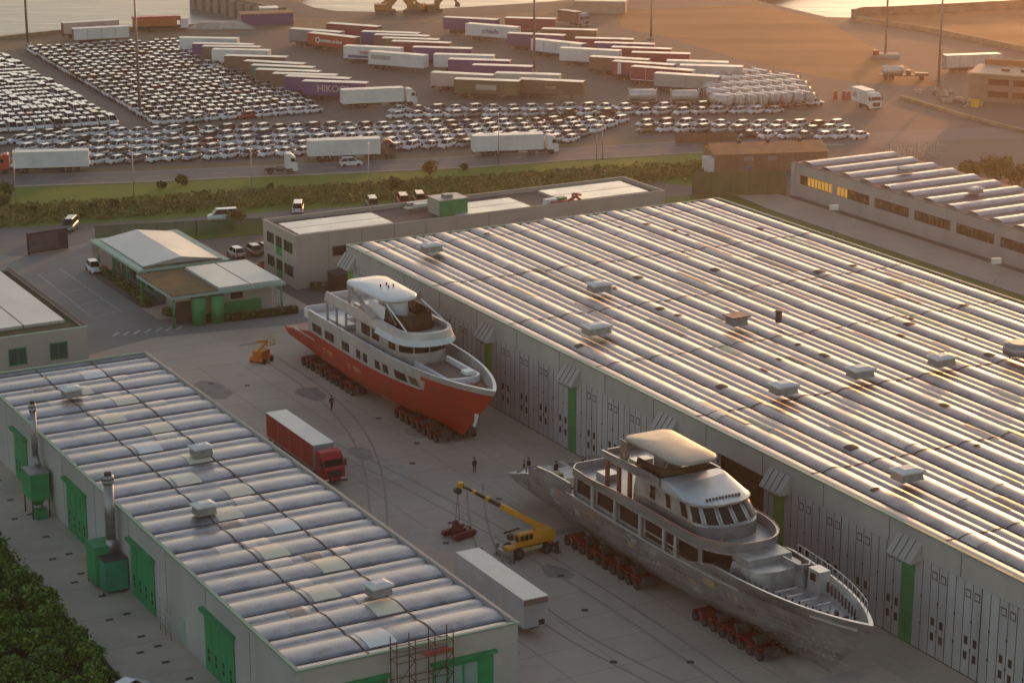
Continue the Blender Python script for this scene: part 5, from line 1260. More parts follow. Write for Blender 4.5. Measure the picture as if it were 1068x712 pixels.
rows5 = ['front row along the road', 'second row from the road', 'third row from the road', 'fourth row from the road', 'fifth row from the road']
ncar = 0
for k in range(5):
    f = k/4; p = at(12, 175.5)*(1-f)+at(22, 143.5)*f; q = at(604, 147.5)*(1-f)+at(655, 128.5)*f
    n = int((q-p).length/3.45); ncar += n
    car_row(p, q, n, .72, rows5[k], flip=math.pi)
for k in range(3):
    f = k/2; p = at(668, 143.5)*(1-f)+at(664, 132)*f; q = at(903, 144.5)*(1-f)+at(880, 133.5)*f
    if k == 0: p = at(772, 144); q = at(905, 145)
    n = int((q-p).length/3.5); ncar += n
    car_row(p, q, n, .7, ('front', 'middle', 'back')[k]+' row right of the gap', flip=math.pi)
for k in range(2):
    p = at(404, 123.5-k*6); q = at(818, 118-k*5); n = int((q-p).length/3.9); ncar += n
    car_row(p, q, n, .55, ('nearer', 'farther')[k]+' row under the trailers', flip=math.pi, ws=(.45, .25, .18, .08, .04, .0, .0, .0))
# the two great blocks: their nearest rows car by car, the rest as one mass
def block(TL, TR_, BR, BL, nc, nr, indiv, name, ws, kinds, ang=0.0):
    left = []
    for r in range(nr):
        for c in range(nc):
            u = (c+.5)/nc; v = (r+.5)/nr
            P = (TL*(1-u)+TR_*u)*(1-v)+(BL*(1-u)+BR*u)*v
            if rc.random() < .015: continue
            P = P+Vector((rc.uniform(-.15, .15), rc.uniform(-.3, .3), 0)); d = (BL*(1-u)+BR*u)-(TL*(1-u)+TR_*u)
            rz = math.atan2(d.y, d.x)+ang+rc.uniform(-.03, .03); col = rcol(ws); kd = rc.choice(kinds)
            if nr-r <= indiv: left.append((r, c, P, rz, col, kd))
            else: stuffcars.append((P, rz, col, kd))
    seen = {}
    for (r, c, P, rz, col, kd) in left:
        seen[r] = seen.get(r, 0)+1; nm = {'van': 'van', 'suv': 'tall car', 'car': 'hatchback', 'sedan': 'saloon car'}[kd]
        car(P, rz, col, kd, f"{col} {nm}, {ordinal(seen[r])} from left, {('nearest', 'second')[nr-r-1]} row of {name}")
    return len(left)
stuffcars = []
i1 = block(at(26, 53.5), at(193, 44.5), at(331, 114.5), at(160, 131), 18, 22, 1, 'the large car block', (.50, .26, .13, .05, .02, .02, .01, .01), ('car', 'sedan', 'suv'))
i2 = block(at(-75, 66), at(3, 62), at(124, 131), at(-40, 143), 17, 20, 1, 'the left white block', (.86, .08, .02, .01, .005, .01, .01, .005), ('van', 'suv', 'suv'))
car_row(at(-10, 152.5), at(126, 138.5), 7, .1, 'side-on row before the white block', ws=(.8, .1, .05, 0, 0, 0, 0, .05), flip=math.pi)
car_row(at(160, 131), at(335, 117), 10, .3, 'slanted row below the large block', flip=math.pi)
ncar += i1+i2+17
print('individual cars', ncar, 'mass', len(stuffcars))
sb = MB(); keys = list(CARC); base = {}
for kd in ('car', 'suv', 'van', 'sedan'):
    b, g, hl = car_mb(kd == 'van', kd == 'suv', kd == 'sedan'); w = MB()
    w.extend(b); w.extend(g, mo=lambda k: 20)
    for xx in (-hl+.8, hl-.85):
        for s in (-1, 1): w.box(xx-.28, xx+.28, s*.8-.1, s*.8+.1, 0, .6, 21)
    base[kd] = w
for (P, rz, col, kd) in stuffcars:
    M = Matrix.Translation(P) @ Matrix.Rotation(rz, 4, 'Z'); ci = keys.index(col)
    sb.extend(base[kd], M, mo=lambda k: ci if k == 0 else 8 if k in (1, 21) else 9 if k == 20 else 10 if k == 2 else 11)
o = sb.build('parked_cars', [cpaint(c) for c in keys]+[DARK, GLASS, TAIL, HEAD]); tag(o, 'mass of mostly white new cars parked in the far blocks of the port lot', 'cars', kind='stuff')
# other cars and vans
car(at(366, 173), az(at(355, 173.5), at(378, 172.3)), 'white', 'suv', 'small white car driving on the road before the brown cabbed truck', 'cars on the roads')
car(at(98, 283), az(at(92, 279), at(103, 290)), 'white', 'suv', 'small white car standing at the corner of the farther gatehouse', 'cars on the roads')
car(at(73, 239.5), az(at(80, 233), at(66, 246)), 'teal', 'van', 'pale blue van on the local road beside the dark framed gate', 'cars on the roads')
car(at(311, 221), az(at(311, 224), at(313, 212)), 'white', 'van', 'white van seen from behind on the local road by the office block', 'cars on the roads')
car(at(232, 229.5), az(at(240, 228), at(224, 229)), 'white', 'van', 'white van half hidden by the green fence on the local road', 'cars on the roads')
car(at(246, 267.5), R(118), 'silver', 'suv', 'grey car left of three parked beside the farther gatehouse', 'cars parked by the gatehouses')
car(at(264, 264.5), R(118), 'grey', 'suv', 'dark grey car in the middle of three parked beside the gatehouse', 'cars parked by the gatehouses')
car(at(276, 262), R(118), 'blue', 'car', 'dark blue car right of three parked beside the gatehouse', 'cars parked by the gatehouses')
car(at(279, 281), R(140), 'red', 'car', 'red car parked in front of the office block windows', 'cars parked by the gatehouses')
car(at(388, 216), R(100), 'grey', 'van', 'dark van left of three behind the office block', 'cars on the roads')
car(at(420, 213), R(100), 'red', 'van', 'dark red van in the middle of three behind the office block', 'cars on the roads')
car(at(437, 211), R(100), 'bronze', 'van', 'brownish van right of three behind the office block', 'cars on the roads')
car(at(849, 110), az(at(840, 110), at(860, 109)), 'white', 'suv', 'white car at the right end of the tank containers', 'cars on the roads')
car(at(134, 724), R(60), 'white', 'car', 'white car cut off by the bottom edge beside the shrubs', 'cars on the roads')
# ---------------------------------------------------------------- tank containers
TANKM = mat('tank_shell', (.60, .58, .57), .35, .3, var=.12, scale=.6); TANKF = mat('tank_frame', (.42, .36, .34), .6, .2)
tb = MB()
prev = []
for (x, r) in ((-2.85, .6), (-2.7, 1.0), (-2.5, 1.14), (2.5, 1.14), (2.7, 1.0), (2.85, .6)): prev.append([(x, r*math.cos(2*math.pi*k/14), 1.85+r*math.sin(2*math.pi*k/14)) for k in range(14)])
tb.grid(prev, closed=True); tb.face(prev[0]); tb.face(prev[-1][::-1]); tb.f = [f[::-1] for f in tb.f]; TANKME = tb.mesh('tank', [TANKM])
fb = MB()
for x in (-2.95, 2.95):
    for s in (-1, 1): fb.box(x-.08, x+.08, s*1.14-.08, s*1.14+.08, .55, 3.1)
    for z in (.6, 3.05): fb.box(x-.08, x+.08, -1.06, 1.06, z-.07, z+.07)
for s in (-1, 1): fb.box(-2.87, 2.87, s*1.14-.06, s*1.14+.06, .53, .67)
TFME = fb.mesh('frame', [TANKF])
cb_ = MB(); cb_.box(-3.2, 3.2, -.5, .5, .52, .53 if False else .5, 0); cb_.box(-3.2, 3.4, -.9, .9, .3, .52, 0)
for x in (-2.2, 2.2):
    for s in (-1, 1): cb_.box(x-.4, x+.4, s*.95-.15, s*.95+.15, 0, .6, 0)
TCME = cb_.mesh('skid', [FRAMEM])
def tank(loc, rz, label):
    t = thing('tank_container', label, 'tank', loc, rz, 'tank containers in the port lot'); share('tank', TANKME, t); share('frame', TFME, t); share('skid', TCME, t)
tank(at(670, 107.5), 0.02, 'white framed tank container lying side-on, left of the pair'); tank(at(714, 108.5), 0.0, 'white framed tank container lying side-on, right of the pair')
for r in range(5):
    n = (8, 8, 8, 7, 5)[r]
    for c in range(n):
        x = 752+c*12.2+r*-4+ (0 if r < 3 else 8); y = 113.0-c*.55-r*6.2
        tank(at(x, y), SA-math.pi/2+.18, f"pale tank container, {ordinal(c+1)} from the left in the {ordinal(r+1)} row of the tank group")
# ================================================================== YARD MACHINES AND PEOPLE
# ---- yellow mobile crane
CX, CY = 103.1, 184.3
cr = thing('mobile_crane', 'yellow mobile crane with black and yellow telescopic boom lifting a red winch unit', 'crane', S(CX, CY), SA+.05); CS = .84; cr.scale = (CS, CS, CS)
BW4 = tyre_mesh(.72, .55)
b = MB(); b.box(-3.0, 3.0, -.75, .75, .75, 1.35, 0); b.box(-2.4, 1.6, -1.1, -.76, .85, 1.3, 1); b.box(-2.4, 1.6, .76, 1.1, .85, 1.3, 1); b.build('carrier', [YELLOW, mat('pale_yellow_panel', (.5, .4, .2), .6)], cr)
BWX = wheel_x(BW4)
for x in (-2.0, 2.0):
    for s in (-1, 1): share('wheel', BWX, cr, (x, s*1.15, .72))
for x in (-3.25, 3.25):
    b = MB(); b.box(x-.2, x+.2, -1.6, 1.6, .6, .95, 0)
    for s in (-1, 1): b.box(x-.16, x+.16, s*1.7-.14, s*1.7+.14, .2, 1.5, 0); b.box(x-.35, x+.35, s*1.7-.3, s*1.7+.3, .0, .2, 0)
    b.build('outrigger', STEEL if x < 0 else DSTEEL, cr)
b = MB(); b.cyl((0, 0, 1.353), (0, 0, 1.6), .8); b.box(-1.1, 3.2, -1.2, 1.2, 1.603, 2.3, 0); b.prism([(1.4, -1.2), (3.3, -1.2), (3.3, 1.2), (1.4, 1.2)], 2.3, 2.9, 0, scale=.85); b.build('turntable', YELLOW, cr)
b = MB(); b.prism([(-2.0, -1.25), (.2, -1.25), (.2, -.35), (-2.0, -.35)], 1.61, 3.2, 0, scale=.9, shift=(.12, 0)); cab = b.build('cab', YELLOW, cr)
b = MB()
for k in range(3): b.box(-1.75+k*.62, -1.25+k*.62, -1.26, -1.235, 2.3, 2.95)
b.box(-2.0, -1.97, -1.15, -.45, 2.2, 2.95); b.build('cab_window', GLASS, cab)
b = MB(); b.box(-2.2, -1.6, .5, 1.2, 1.9, 2.5, 0); bar(b, (-2.8, .9, 2.9), (-.6, .9, 3.1), .16, .2); b.build('winch_frame', mat('rusty_steel', (.13, .06, .045), .7), cr)
# boom from the pivot at the rear towards the tip
tipw = S(99.55, 192.05, 5.55); M_ = Matrix.Translation(S(CX, CY)) @ Matrix.Rotation(SA+.05, 4, 'Z') @ Matrix.Scale(CS, 4); tip = M_.inverted() @ tipw
piv = Vector((2.7, .35, 2.6)); D = tip-piv
bm = MB(); bar(bm, piv-D*.03, piv+D*.52, .5, .58, 0); boom = bm.build('boom', YELLOW, cr)
bm = MB(); bar(bm, piv+D*.525, piv+D*.66, .4, .48, 1); bar(bm, piv+D*.66, piv+D*.70, .46, .54, 0); bar(bm, piv+D*.70, piv+D*.82, .32, .4, 1); bar(bm, piv+D*.82, piv+D*.86, .38, .46, 0); bar(bm, piv+D*.86, piv+D*.97, .24, .3, 1); bm.build('boom_section', [YELLOW, mat('boom_black', (.03, .025, .02), .5)], cr)
bm = MB(); bm.box(tip.x-.4, tip.x+.3, tip.y-.3, tip.y+.3, tip.z-.35, tip.z+.35, 0); bm.build('boom_head', YELLOW, boom)
bm = MB(); bm.cyl(piv+Vector((-1.2, -.1, -.5)), piv+D*.32-Vector((0, 0, .3)), .14); bm.build('lift_cylinder', STEEL, cr)
bm = MB(); bm.box(tip.x-.75, tip.x-.1, tip.y-.35, tip.y+.35, tip.z-.95, tip.z-.36, 0); bm.cyl((tip.x-.45, tip.y-.37, tip.z-.65), (tip.x-.45, tip.y+.37, tip.z-.65), .42, n=12); bm.build('hook_block', DSTEEL, cr)
lz = 1.9; bm = MB()
for dx in (-.35, .3): bm.cyl((tip.x-.45, tip.y, tip.z-.95), (tip.x-.45+dx, tip.y, lz), .035, n=5)
bm.build('sling', mat('red_sling', (.25, .05, .05), .7), cr)
lu = thing('winch_unit', 'dark red tracked winch unit hanging low below the crane hook', 'winch', S(99.2, 191.9, .0), SA+.25)
RM = mat('dark_red_paint', (.17, .025, .03), .55, var=.2)
b = MB()
for s in (-1, 1):
    pts = [(x, z) for x, z in ((-1.6, .45), (-1.3, .12), (1.3, .12), (1.6, .45), (1.3, .75), (-1.3, .75))]
    b.grid([[(x, s*.85-.25, z) for x, z in pts+[pts[0]]], [(x, s*.85+.25, z) for x, z in pts+[pts[0]]]], 0, False); b.face([(x, s*.85-.25, z) for x, z in pts]); b.face([(x, s*.85+.25, z) for x, z in pts][::-1])
b.build('track', RM, lu)
b = MB(); b.box(-.9, 1.2, -.59, .59, .3, .95, 0); b.box(.5, .9, -.6, -.595, .4, .9, 1); b.build('body', [RM, W_], lu)
b = MB(); b.prism([(-.8, -.3), (0, -.3), (0, .3), (-.8, .3)], .953, 1.9, 0, scale=.5); b.box(-.1, .5, -.2, .2, .953, 1.3, 0); b.build('tower', RM, lu)
# ---- yellow boom lift
bl = thing('boom_lift', 'folded orange yellow boom lift standing alone on the yard near the red yacht stern', 'boom lift', at(273, 377), R(60))
b = MB(); b.box(-1.2, 1.2, -.95, .95, .35, .85); b.build('base', ORANGE, bl)
for x in (-.85, .85):
    for s in (-1, 1): share('wheel', CARWX, bl, (x, s*.98, .32))
b = MB(); b.box(-1.0, .9, -.7, .7, .853, 1.6); b.build('turret', ORANGE, bl)
b = MB(); bar(b, (-.9, 0, 1.6), (1.3, 0, 2.5), .3, .3); bar(b, (1.3, 0, 2.5), (-1.0, 0, 3.0), .26, .26); b.build('folded_boom', YELLOW, bl)
b = MB()
for z in (2.0, 2.5, 3.0):
    for a, c in (((1.2, -.6), (2.2, -.6)), ((2.2, -.6), (2.2, .6)), ((2.2, .6), (1.2, .6)), ((1.2, .6), (1.2, -.6))): b.cyl((*a, z), (*c, z), .035, n=5)
for p in ((1.2, -.6), (2.2, -.6), (2.2, .6), (1.2, .6)): b.cyl((*p, 1.95), (*p, 3.0), .035, n=5)
b.box(1.2, 2.2, -.6, .6, 1.9, 1.97); b.build('basket', mat('tan_basket', (.55, .38, .16), .6), bl)
# ---- people
def person_mesh(pose):
    """one continuous skinned body, about 1.76 m tall; pose: 'stand' or 'walk'"""
    w = .22 if pose == 'walk' else 0.0
    J = [((0, 0, .98), .155), ((0, .0, 1.18), .145), ((0, 0, 1.38), .17), ((0, 0, 1.50), .075), ((0, .02, 1.56), .07), ((0, .03, 1.66), .105), ((0, .02, 1.75), .085),
         ((.17, 0, 1.42), .075), ((.25, -w*.5, 1.16), .058), ((.24, .06-w*.7, .92), .045), ((.24, .08-w*.8, .82), .05),
         ((-.17, 0, 1.42), .075), ((-.25, w*.5, 1.16), .058), ((-.24, .06+w*.7, .92), .045), ((-.24, .08+w*.8, .82), .05),
         ((.10, 0, .90), .11), ((.11, .03+w*.8, .50), .075), ((.11, w, .10), .055), ((.11, .16+w, .05), .05),
         ((-.10, 0, .90), .11), ((-.11, .03-w*.5, .50), .075), ((-.11, -w*1.3, .10), .055), ((-.11, .16-w*1.3, .05), .05)]
    E_ = [(0, 1), (1, 2), (2, 3), (3, 4), (4, 5), (5, 6), (2, 7), (7, 8), (8, 9), (9, 10), (2, 11), (11, 12), (12, 13), (13, 14), (0, 15), (15, 16), (16, 17), (17, 18), (0, 19), (19, 20), (20, 21), (21, 22)]
    me = bpy.data.meshes.new('body'); me.from_pydata([j[0] for j in J], E_, [])
    o = bpy.data.objects.new('tmp_body', me); COL.objects.link(o)
    md = o.modifiers.new('s', 'SKIN'); 
    for k, v in enumerate(me.skin_vertices[0].data): v.radius = (J[k][1], J[k][1]); v.use_root = (k == 0)
    o.modifiers.new('ss', 'SUBSURF').levels = 1
    dg = bpy.context.evaluated_depsgraph_get(); dg.update(); out = bpy.data.meshes.new_from_object(o.evaluated_get(dg)); bpy.data.objects.remove(o)
    out.materials.clear()
    for m in (CLOTH, SKIN, CLOTHB, mat('dark_hair', (.02, .015, .012), .8)): out.materials.append(m)
    for p in out.polygons:
        c = p.center; p.use_smooth = True
        hand = c.z < .9 and abs(c.x) > .18
        p.material_index = 3 if c.z > 1.74 or (c.z > 1.6 and c.y < -.01) else 1 if c.z > 1.53 or hand else 2 if c.z < .95 else 0
    return out
PM = {k: person_mesh(k) for k in ('stand', 'walk')}
def person(loc, rz, pose, label):
    t = thing('person', label, 'person', loc, rz); share('body', PM[pose], t)
    b = MB(); b.prism([(-.11, -.09), (.11, -.09), (.13, .03), (.11, .12), (-.11, .12), (-.13, .03)], 1.735, 1.84, 0, scale=.75, c=(0, .02)); b.build('cap', CLOTH, t)
person(at(346, 427), R(200), 'walk', 'person in dark work clothes walking on the yard beside the red yacht')
person(at(495, 493), R(20), 'stand', 'person in dark clothes standing alone on the yard between the two yachts')
person(at(546.5, 496), R(250), 'stand', 'leftmost dark clothed person beside the stern of the silver yacht')
person(at(551.5, 493), R(140), 'stand', 'dark clothed person just right of the leftmost one by the silver yacht stern')
person(S(112.3, 194.5, 5.0-1.58), R(30), 'stand', 'person in dark clothes standing aboard at the stern of the silver yacht')
person(S(113.3, 190.6, 5.0), R(80), 'walk', 'person in dark clothes on the aft deck of the silver yacht')

# ================================================================== MASTS, LAMPS, FENCES
def mast(px, py, h, label, block=False):
    t = thing('light_mast', label, 'light mast', at(px, py), 0, 'tall light masts of the port')
    b = MB(); b.cyl((0, 0, .5), (0, 0, h), .34, .16, 10); b.build('pole', mat('mast_grey', (.24, .21, .21), .5, .4), t)
    b = MB(); b.box(-.7, .7, -.7, .7, 0, .5) if not block else b.box(-3.2, 3.2, -1.8, 1.8, 0, 1.0); b.build('base', WALL, t)
    b = MB(); b.cyl((0, 0, h), (0, 0, h+.35), 1.5, 1.5, 14); b.build('lamp_ring', STEEL, t)
    for k in range(6): b = MB(); a = k*math.pi/3; b.box(1.5*math.cos(a)-.3, 1.5*math.cos(a)+.3, 1.5*math.sin(a)-.3, 1.5*math.sin(a)+.3, h-.35, h-.003); b.build('lamp', DSTEEL, t)
    return t
mast(29, 47, 30, 'tall light mast at the left by the water'); mast(146, 120, 32, 'tall light mast between the two car blocks'); mast(557, 77, 30, 'tall light mast in the middle of the trailer lot')
mast(679, 41, 11.5, 'short light mast with a wide head on the gravel lot'); mast(923, 60, 30, 'tall light mast standing on a pale concrete block', True); mast(978, 96, 30, 'tall light mast by the brown port office')
b = MB(); b.box(-.7, .7, -.6, .6, 1.003, 2.2); tag(b.build('red_cabinet', mat('cabinet_red', (.45, .06, .03), .5), None, at(913, 62)), 'small red cabinet on the concrete block of a light mast', 'cabinet')
def lamp(loc, h, label, group, rz=0.0, arm=1.6):
    t = thing('street_lamp', label, 'street lamp', loc, rz, group)
    b = MB(); b.cyl((0, 0, 0), (0, 0, h), .1, .06, 8); b.cyl((0, 0, h-.05), (0, arm, h+.25), .05, n=6); b.build('pole', STEEL, t); b = MB(); b.box(-.16, .16, arm-.1, arm+.65, h+.2, h+.34); b.build('lamp_head', WHITE, t)
for k, (x, y, nm) in enumerate(((17, 216, 'leftmost thin lamp of the verge, before the red cab'), (140, 209, 'second thin lamp of the verge from the left'), (263, 205, 'thin verge lamp left of the office block'), (385, 207, 'thin verge lamp in front of the small white car'), (520, 172, 'thin verge lamp in front of the white articulated truck'), (628, 167, 'right one of two close verge lamps'), (622, 168, 'left one of two close verge lamps'))):
    lamp(at(x, y), 9.0 if x < 600 else 7, nm, 'thin lamps along the verge')
def yard_lamp(px, py, label):
    t = thing('flood_lamp', label, 'lamp post', at(px, py), 0, 'lamp posts beside the long hall')
    b = MB(); b.cyl((0, 0, 0), (0, 0, 7), .1, .08, 8); b.build('pole', STEEL, t); b = MB(); b.box(-.7, .7, -.15, .15, 6.6, 7.4); b.build('lamp_head', WHITE, t)
yard_lamp(868, 262, 'white headed lamp post in front of the second ribbon window'); yard_lamp(1036, 322, 'white headed lamp post at the right edge of the picture')
# post-and-wire fence between warehouse and hall
t = thing('wire_fence', 'dark posted wire fence between the big warehouse and the long hall', 'fence', S(203, 200), SA)
ys = [k*7.2-66 for k in range(25)]
for y in ys:
    b = MB(); b.cyl((0, y, 0), (0, y, 2.6), .07, n=6); b.cyl((0, y, 2.55), (-.4, y, 3.0), .05, n=5); b.build('post', DSTEEL, t)
b = MB()
for z in (.6, 1.3, 2.0, 2.55): b.cyl((0, ys[0], z), (0, ys[-1], z), .018, n=4)
b.build('wire', DSTEEL, t)
MESHG = bpy.data.materials.new('green_mesh'); MESHG.use_nodes = True
nt = MESHG.node_tree; bs = nt.nodes['Principled BSDF']; bs.inputs['Base Color'].default_value = (.07, .15, .06, 1); bs.inputs['Roughness'].default_value = .9; bs.inputs['Alpha'].default_value = .5
def panel_fence(pts, h, m, label, pm=None, th=.05, step=3.0, frame=True):
    A = at(*pts[0]); t = thing('panel_fence', label, 'fence', A, 0)
    q = [at(*p)-A for p in pts]; b = MB(); pb2 = MB(); k = 0
    for a, c in zip(q[:-1], q[1:]):
        bar(b, a+Vector((0, 0, h/2)), c+Vector((0, 0, h/2)), th, h-.1)
        n = max(1, int((c-a).length/step))
        for i in range(n+1): p = a+(c-a)*(i/n); pb2.box(p.x-.05, p.x+.05, p.y-.05, p.y+.05, 0, h+.05)
    b.build('mesh_panel', m, t); o = pb2.build('posts', pm or DSTEEL, t); o.name = 'post_row'
panel_fence([(100, 252), (205, 246), (275, 243)], 2.6, MESHG, 'green mesh fence on the grass beside the farther gatehouse')
panel_fence([(722, 205), (820, 203)], 4.3, mat('olive_hoarding', (.13, .14, .065), .85, var=.2, stretch=(.6, 1, .3)), 'olive green hoarding in front of the low orange roofed shed')
panel_fence([(705, 150), (768, 147.5)], 1.9, mat('brown_hoarding', (.20, .115, .07), .85, var=.15), 'brown hoarding hiding the cars left of the low shed')
t = thing('picket_fence', 'row of pale upright pickets behind the far end of the long hall', 'fence', at(905, 166), az(at(905, 166), at(985, 163)))
L = (at(985, 163)-at(905, 166)).length
for k in range(16): b = MB(); b.box(3.5+k*.68-.1, 3.5+k*.68+.1, -.06, .06, .0, 2.8); b.build('picket', mat('pale_picket', (.5, .45, .42), .7), t)
b = MB(); b.box(0, L, .062, .14, 2.0, 2.15); b.box(0, L, .062, .14, .5, .65); b.build('rail', WALL, t)
# dark framed sliding gate
A = at(29, 266); g_ = thing('sliding_gate', 'dark brown framed sliding gate at the entrance of the parking plaza', 'gate', A, az(A, at(71, 259)))
L = (at(71, 259)-A).length; DB = mat('gate_brown', (.05, .03, .035), .6)
b = MB(); b.box(0, .3, -.1, .1, 0, 3.4); b.box(L-.3, L, -.1, .1, 0, 3.4); b.box(.301, L-.301, -.1, .1, 3.1, 3.4); b.box(.301, L-.301, -.1, .1, .1, .35); b.build('frame', DB, g_)
b = MB(); b.box(.301, L-.301, -.02, .02, .352, 3.098); b.build('panel', mat('gate_panel', (.115, .085, .085), .6, var=.3, stretch=(1, 1, 4)), g_)
b = MB(); b.box(L-1.6, L-.3, -.06, -.03, .5, 3.0); b.build('dark_leaf', DB, g_)
# jetty wall with buttresses, sea walls
A = at(292, 18.5); B = at(207, 1.5); t = thing('jetty_wall', 'brown stone jetty wall with buttresses running out into the sea', 'wall', A, az(A, B)); L = (B-A).length
STONE = mat('jetty_stone', (.22, .16, .125), .9, var=.25, scale=.3)
b = MB(); b.box(0, L, -2, 0, -3, 2.6); b.build('wall', STONE, t)
for k in range(10): b = MB(); b.box(4+k*L/10, 6.5+k*L/10, .003, 1.6, -3, 2.2); b.build('buttress', mat('jetty_pale', (.30, .24, .20), .9), t)
def low_wall(pts, h, m, label):
    A = at(*pts[0]); b = MB(); q = [at(*p)-A for p in pts]
    for a, c in zip(q[:-1], q[1:]): bar(b, a+Vector((0, 0, h/2)), c+Vector((0, 0, h/2)), .8, h)
    tag(b.build('sea_wall', m, None, A), label, 'wall')
low_wall([(893, 22), (960, 32), (1068, 54), (1120, 64)], 1.3, mat('tan_stone', (.33, .25, .16), .9, var=.2), 'tan boundary wall running to the right edge across the gravel')
low_wall([(889, 19), (889, 19.6), (900, 17), (930, 16), (1068, 9), (1180, 4)], 2.4, STONE, 'dark stone sea wall along the water at the upper right')
low_wall([(0, 42), (62, 35.5), (130, 32.5), (210, 29)], 1.0, mat('tan_stone', (.33, .25, .16), .9), 'low tan quay wall behind the trailers by the water')
low_wall([(60, 45), (100, 43)], .5, STONE, 'short dark kerb wall below the trailers by the water') if False else None
# long tan kerb at the right of the lot
low_wall([(940, 103), (1000, 121), (1068, 139)], .7, mat('tan_stone', (.33, .25, .16), .9), 'pale tan kerb wall curving below the port office')
# harbour machines against the water
def excavator(loc, rz, s, label, m):
    t = thing('excavator', label, 'excavator', loc, rz, 'excavators on the quay')
    b = MB()
    for k in (-1, 1): b.box(-2.2*s, 2.2*s, (k*1.2-.35)*s, (k*1.2+.35)*s, 0, .95*s)
    b.build('track', DSTEEL, t)
    b = MB(); b.box(-2.4*s, 1.4*s, -1.3*s, 1.3*s, 1.0*s, 2.2*s); b.build('body', m, t); b = MB(); b.box(.2*s, 1.6*s, -1.25*s, -.2*s, 2.203*s, 3.4*s); b.build('cab', m, t)
    b = MB(); bar(b, (1.3*s, .3, 2.0*s), (4.4*s, .3, 5.6*s), .55*s, .7*s); bar(b, (4.4*s, .3, 5.6*s), (7.0*s, .3, 2.2*s), .4*s, .5*s); b.build('boom', m, t)
    b = MB(); b.prism([(6.5*s, -.6*s), (7.6*s, -.6*s), (7.6*s, 1.0*s), (6.5*s, 1.0*s)], 1.2*s, 2.4*s, 0, scale=.7); b.build('bucket', DSTEEL, t)
OCH = mat('ochre_machine', (.35, .17, .04), .6)
excavator(at(402, 15), R(5), 1.25, 'ochre excavator on the quay reaching left of the water gap', OCH); excavator(at(432, 14), R(170), 1.2, 'ochre excavator on the quay facing the other excavator', OCH); excavator(at(452, 13), R(20), 1.0, 'smaller brown excavator at the right of the quay machines', mat('brown_machine', (.2, .12, .06), .7))
# low far sheds on the quay
def far_shed(p, q, d, h, m, mr, label):
    A = at(*p); t = thing('quay_shed', label, 'shed', A, az(A, at(*q)), 'low sheds on the far quay'); L = (at(*q)-A).length
    b = MB(); b.box(0, L, 0, d, 0, h); b.build('wall', m, t); b = MB(); b.box(-.2, L+.2, -.2, d+.2, h+.003, h+.3); b.build('roof', mr, t)
far_shed((252, 28), (306, 26), 5, 3.0, paint('purple', PAL['purple']), MATS['rust_brown_wall'], 'low violet shed on the quay behind the left trailers')
far_shed((272, 20), (290, 19.5), 4, 2.6, paint('pink', PAL['pink']), ROOFT, 'small pinkish hut on the quay above the violet shed')
far_shed((600, 14), (652, 15), 6, 3.2, paint('tan', PAL['tan']), ROOFT, 'low tan shed at the top of the lot')
far_shed((598, 5), (650, 7), 6, 3.4, paint('tan', PAL['tan']), paint('white', PAL['white']), 'low white roofed shed touching the top edge')
b = MB(); b.prism([(-9, -3), (9, -3), (8, 3), (-8, 3)], 0, 1.6, 0, scale=.6); tag(b.build('covered_pile', mat('grey_cover', (.4, .38, .36), .8, var=.2), None, at(230, 29), .05), 'grey covered pile on the quay right of the red tipper', 'pile')
# odds and ends at the right
t = thing('tank_trailer', 'small white tank trailer with brown frame on the gravel by the masts', 'trailer', at(940, 83), R(-4))
b = MB(); prev = [[(x, r*math.cos(2*math.pi*k/12), 2.1+r*math.sin(2*math.pi*k/12)) for k in range(12)] for x, r in ((-4.4, .5), (-4.2, 1.0), (.2, 1.0), (.4, .5))]; b.grid(prev, closed=True); b.f = [f[::-1] for f in b.f]; b.build('tank', TANKM, t)
b = MB(); b.box(-5, 6, -.5, .5, .8, 1.1); b.box(1, 2, -1, 1, 1.103, 2.2); b.box(3, 6, -.8, .8, 1.103, 1.6); b.build('frame', paint('brown', PAL['brown']), t)
for x in (-3.5, -2.2, 4.5):
    for s in (-1, 1): share('wheel', WHEELX, t, (x, s*1.0, .5))
for k, (x, y, c) in enumerate(((871, 104, 'red'), (880, 104, 'maroon'), (885, 104, 'red'))):
    b = MB(); b.prism([(-.5, -.4), (.5, -.4), (.5, .4), (-.5, .4)], 0, 1.5, 0, scale=.7); b.box(-.3, .3, -.25, .25, 1.5, 1.9); tag(b.build('road_barrier', paint(c, PAL[c]), None, at(x, y)), ('left', 'middle', 'right')[k]+' one of three small red barriers between the tanks and the white truck', 'barrier', 'red barriers')
def rubble(px, py, r, h, m, label, n=26):
    b = MB(); q = random.Random(int(px))
    for k in range(n):
        a = q.uniform(0, 6.28); d = r*math.sqrt(q.random()); s = q.uniform(.3, .9); z = h*(1-d/r)
        M = Matrix.Translation((d*math.cos(a), d*math.sin(a), z*.6)) @ Matrix.Rotation(q.uniform(0, 3), 4, (q.random(), q.random(), 1)); b.box(-s, s, -s*.7, s*.7, -s*.5, s*.5, 0, M)
    tag(b.build('rubble_pile', m, None, at(px, py)), label, 'rubble')
rubble(975, 97, 4, 1.4, mat('pale_rubble', (.4, .33, .27), .9, var=.3), 'pale rubble heap left of the brown port office'); rubble(1003, 108, 4.5, 2.0, MATS['pale_rubble'], 'larger pale rubble heap directly below the brown port office')
rubble(882, 285, 4, .5, MATS['jetty_pale'], 'flat heap of grey slabs on the grass behind the warehouse, far one', 14); rubble(1012, 312, 4, .5, MATS['jetty_pale'], 'flat heap of grey slabs on the grass behind the warehouse, near one', 14)
# small things on the yard edge
for k, (x, y) in enumerate(((338, 356), (466, 560))): pass
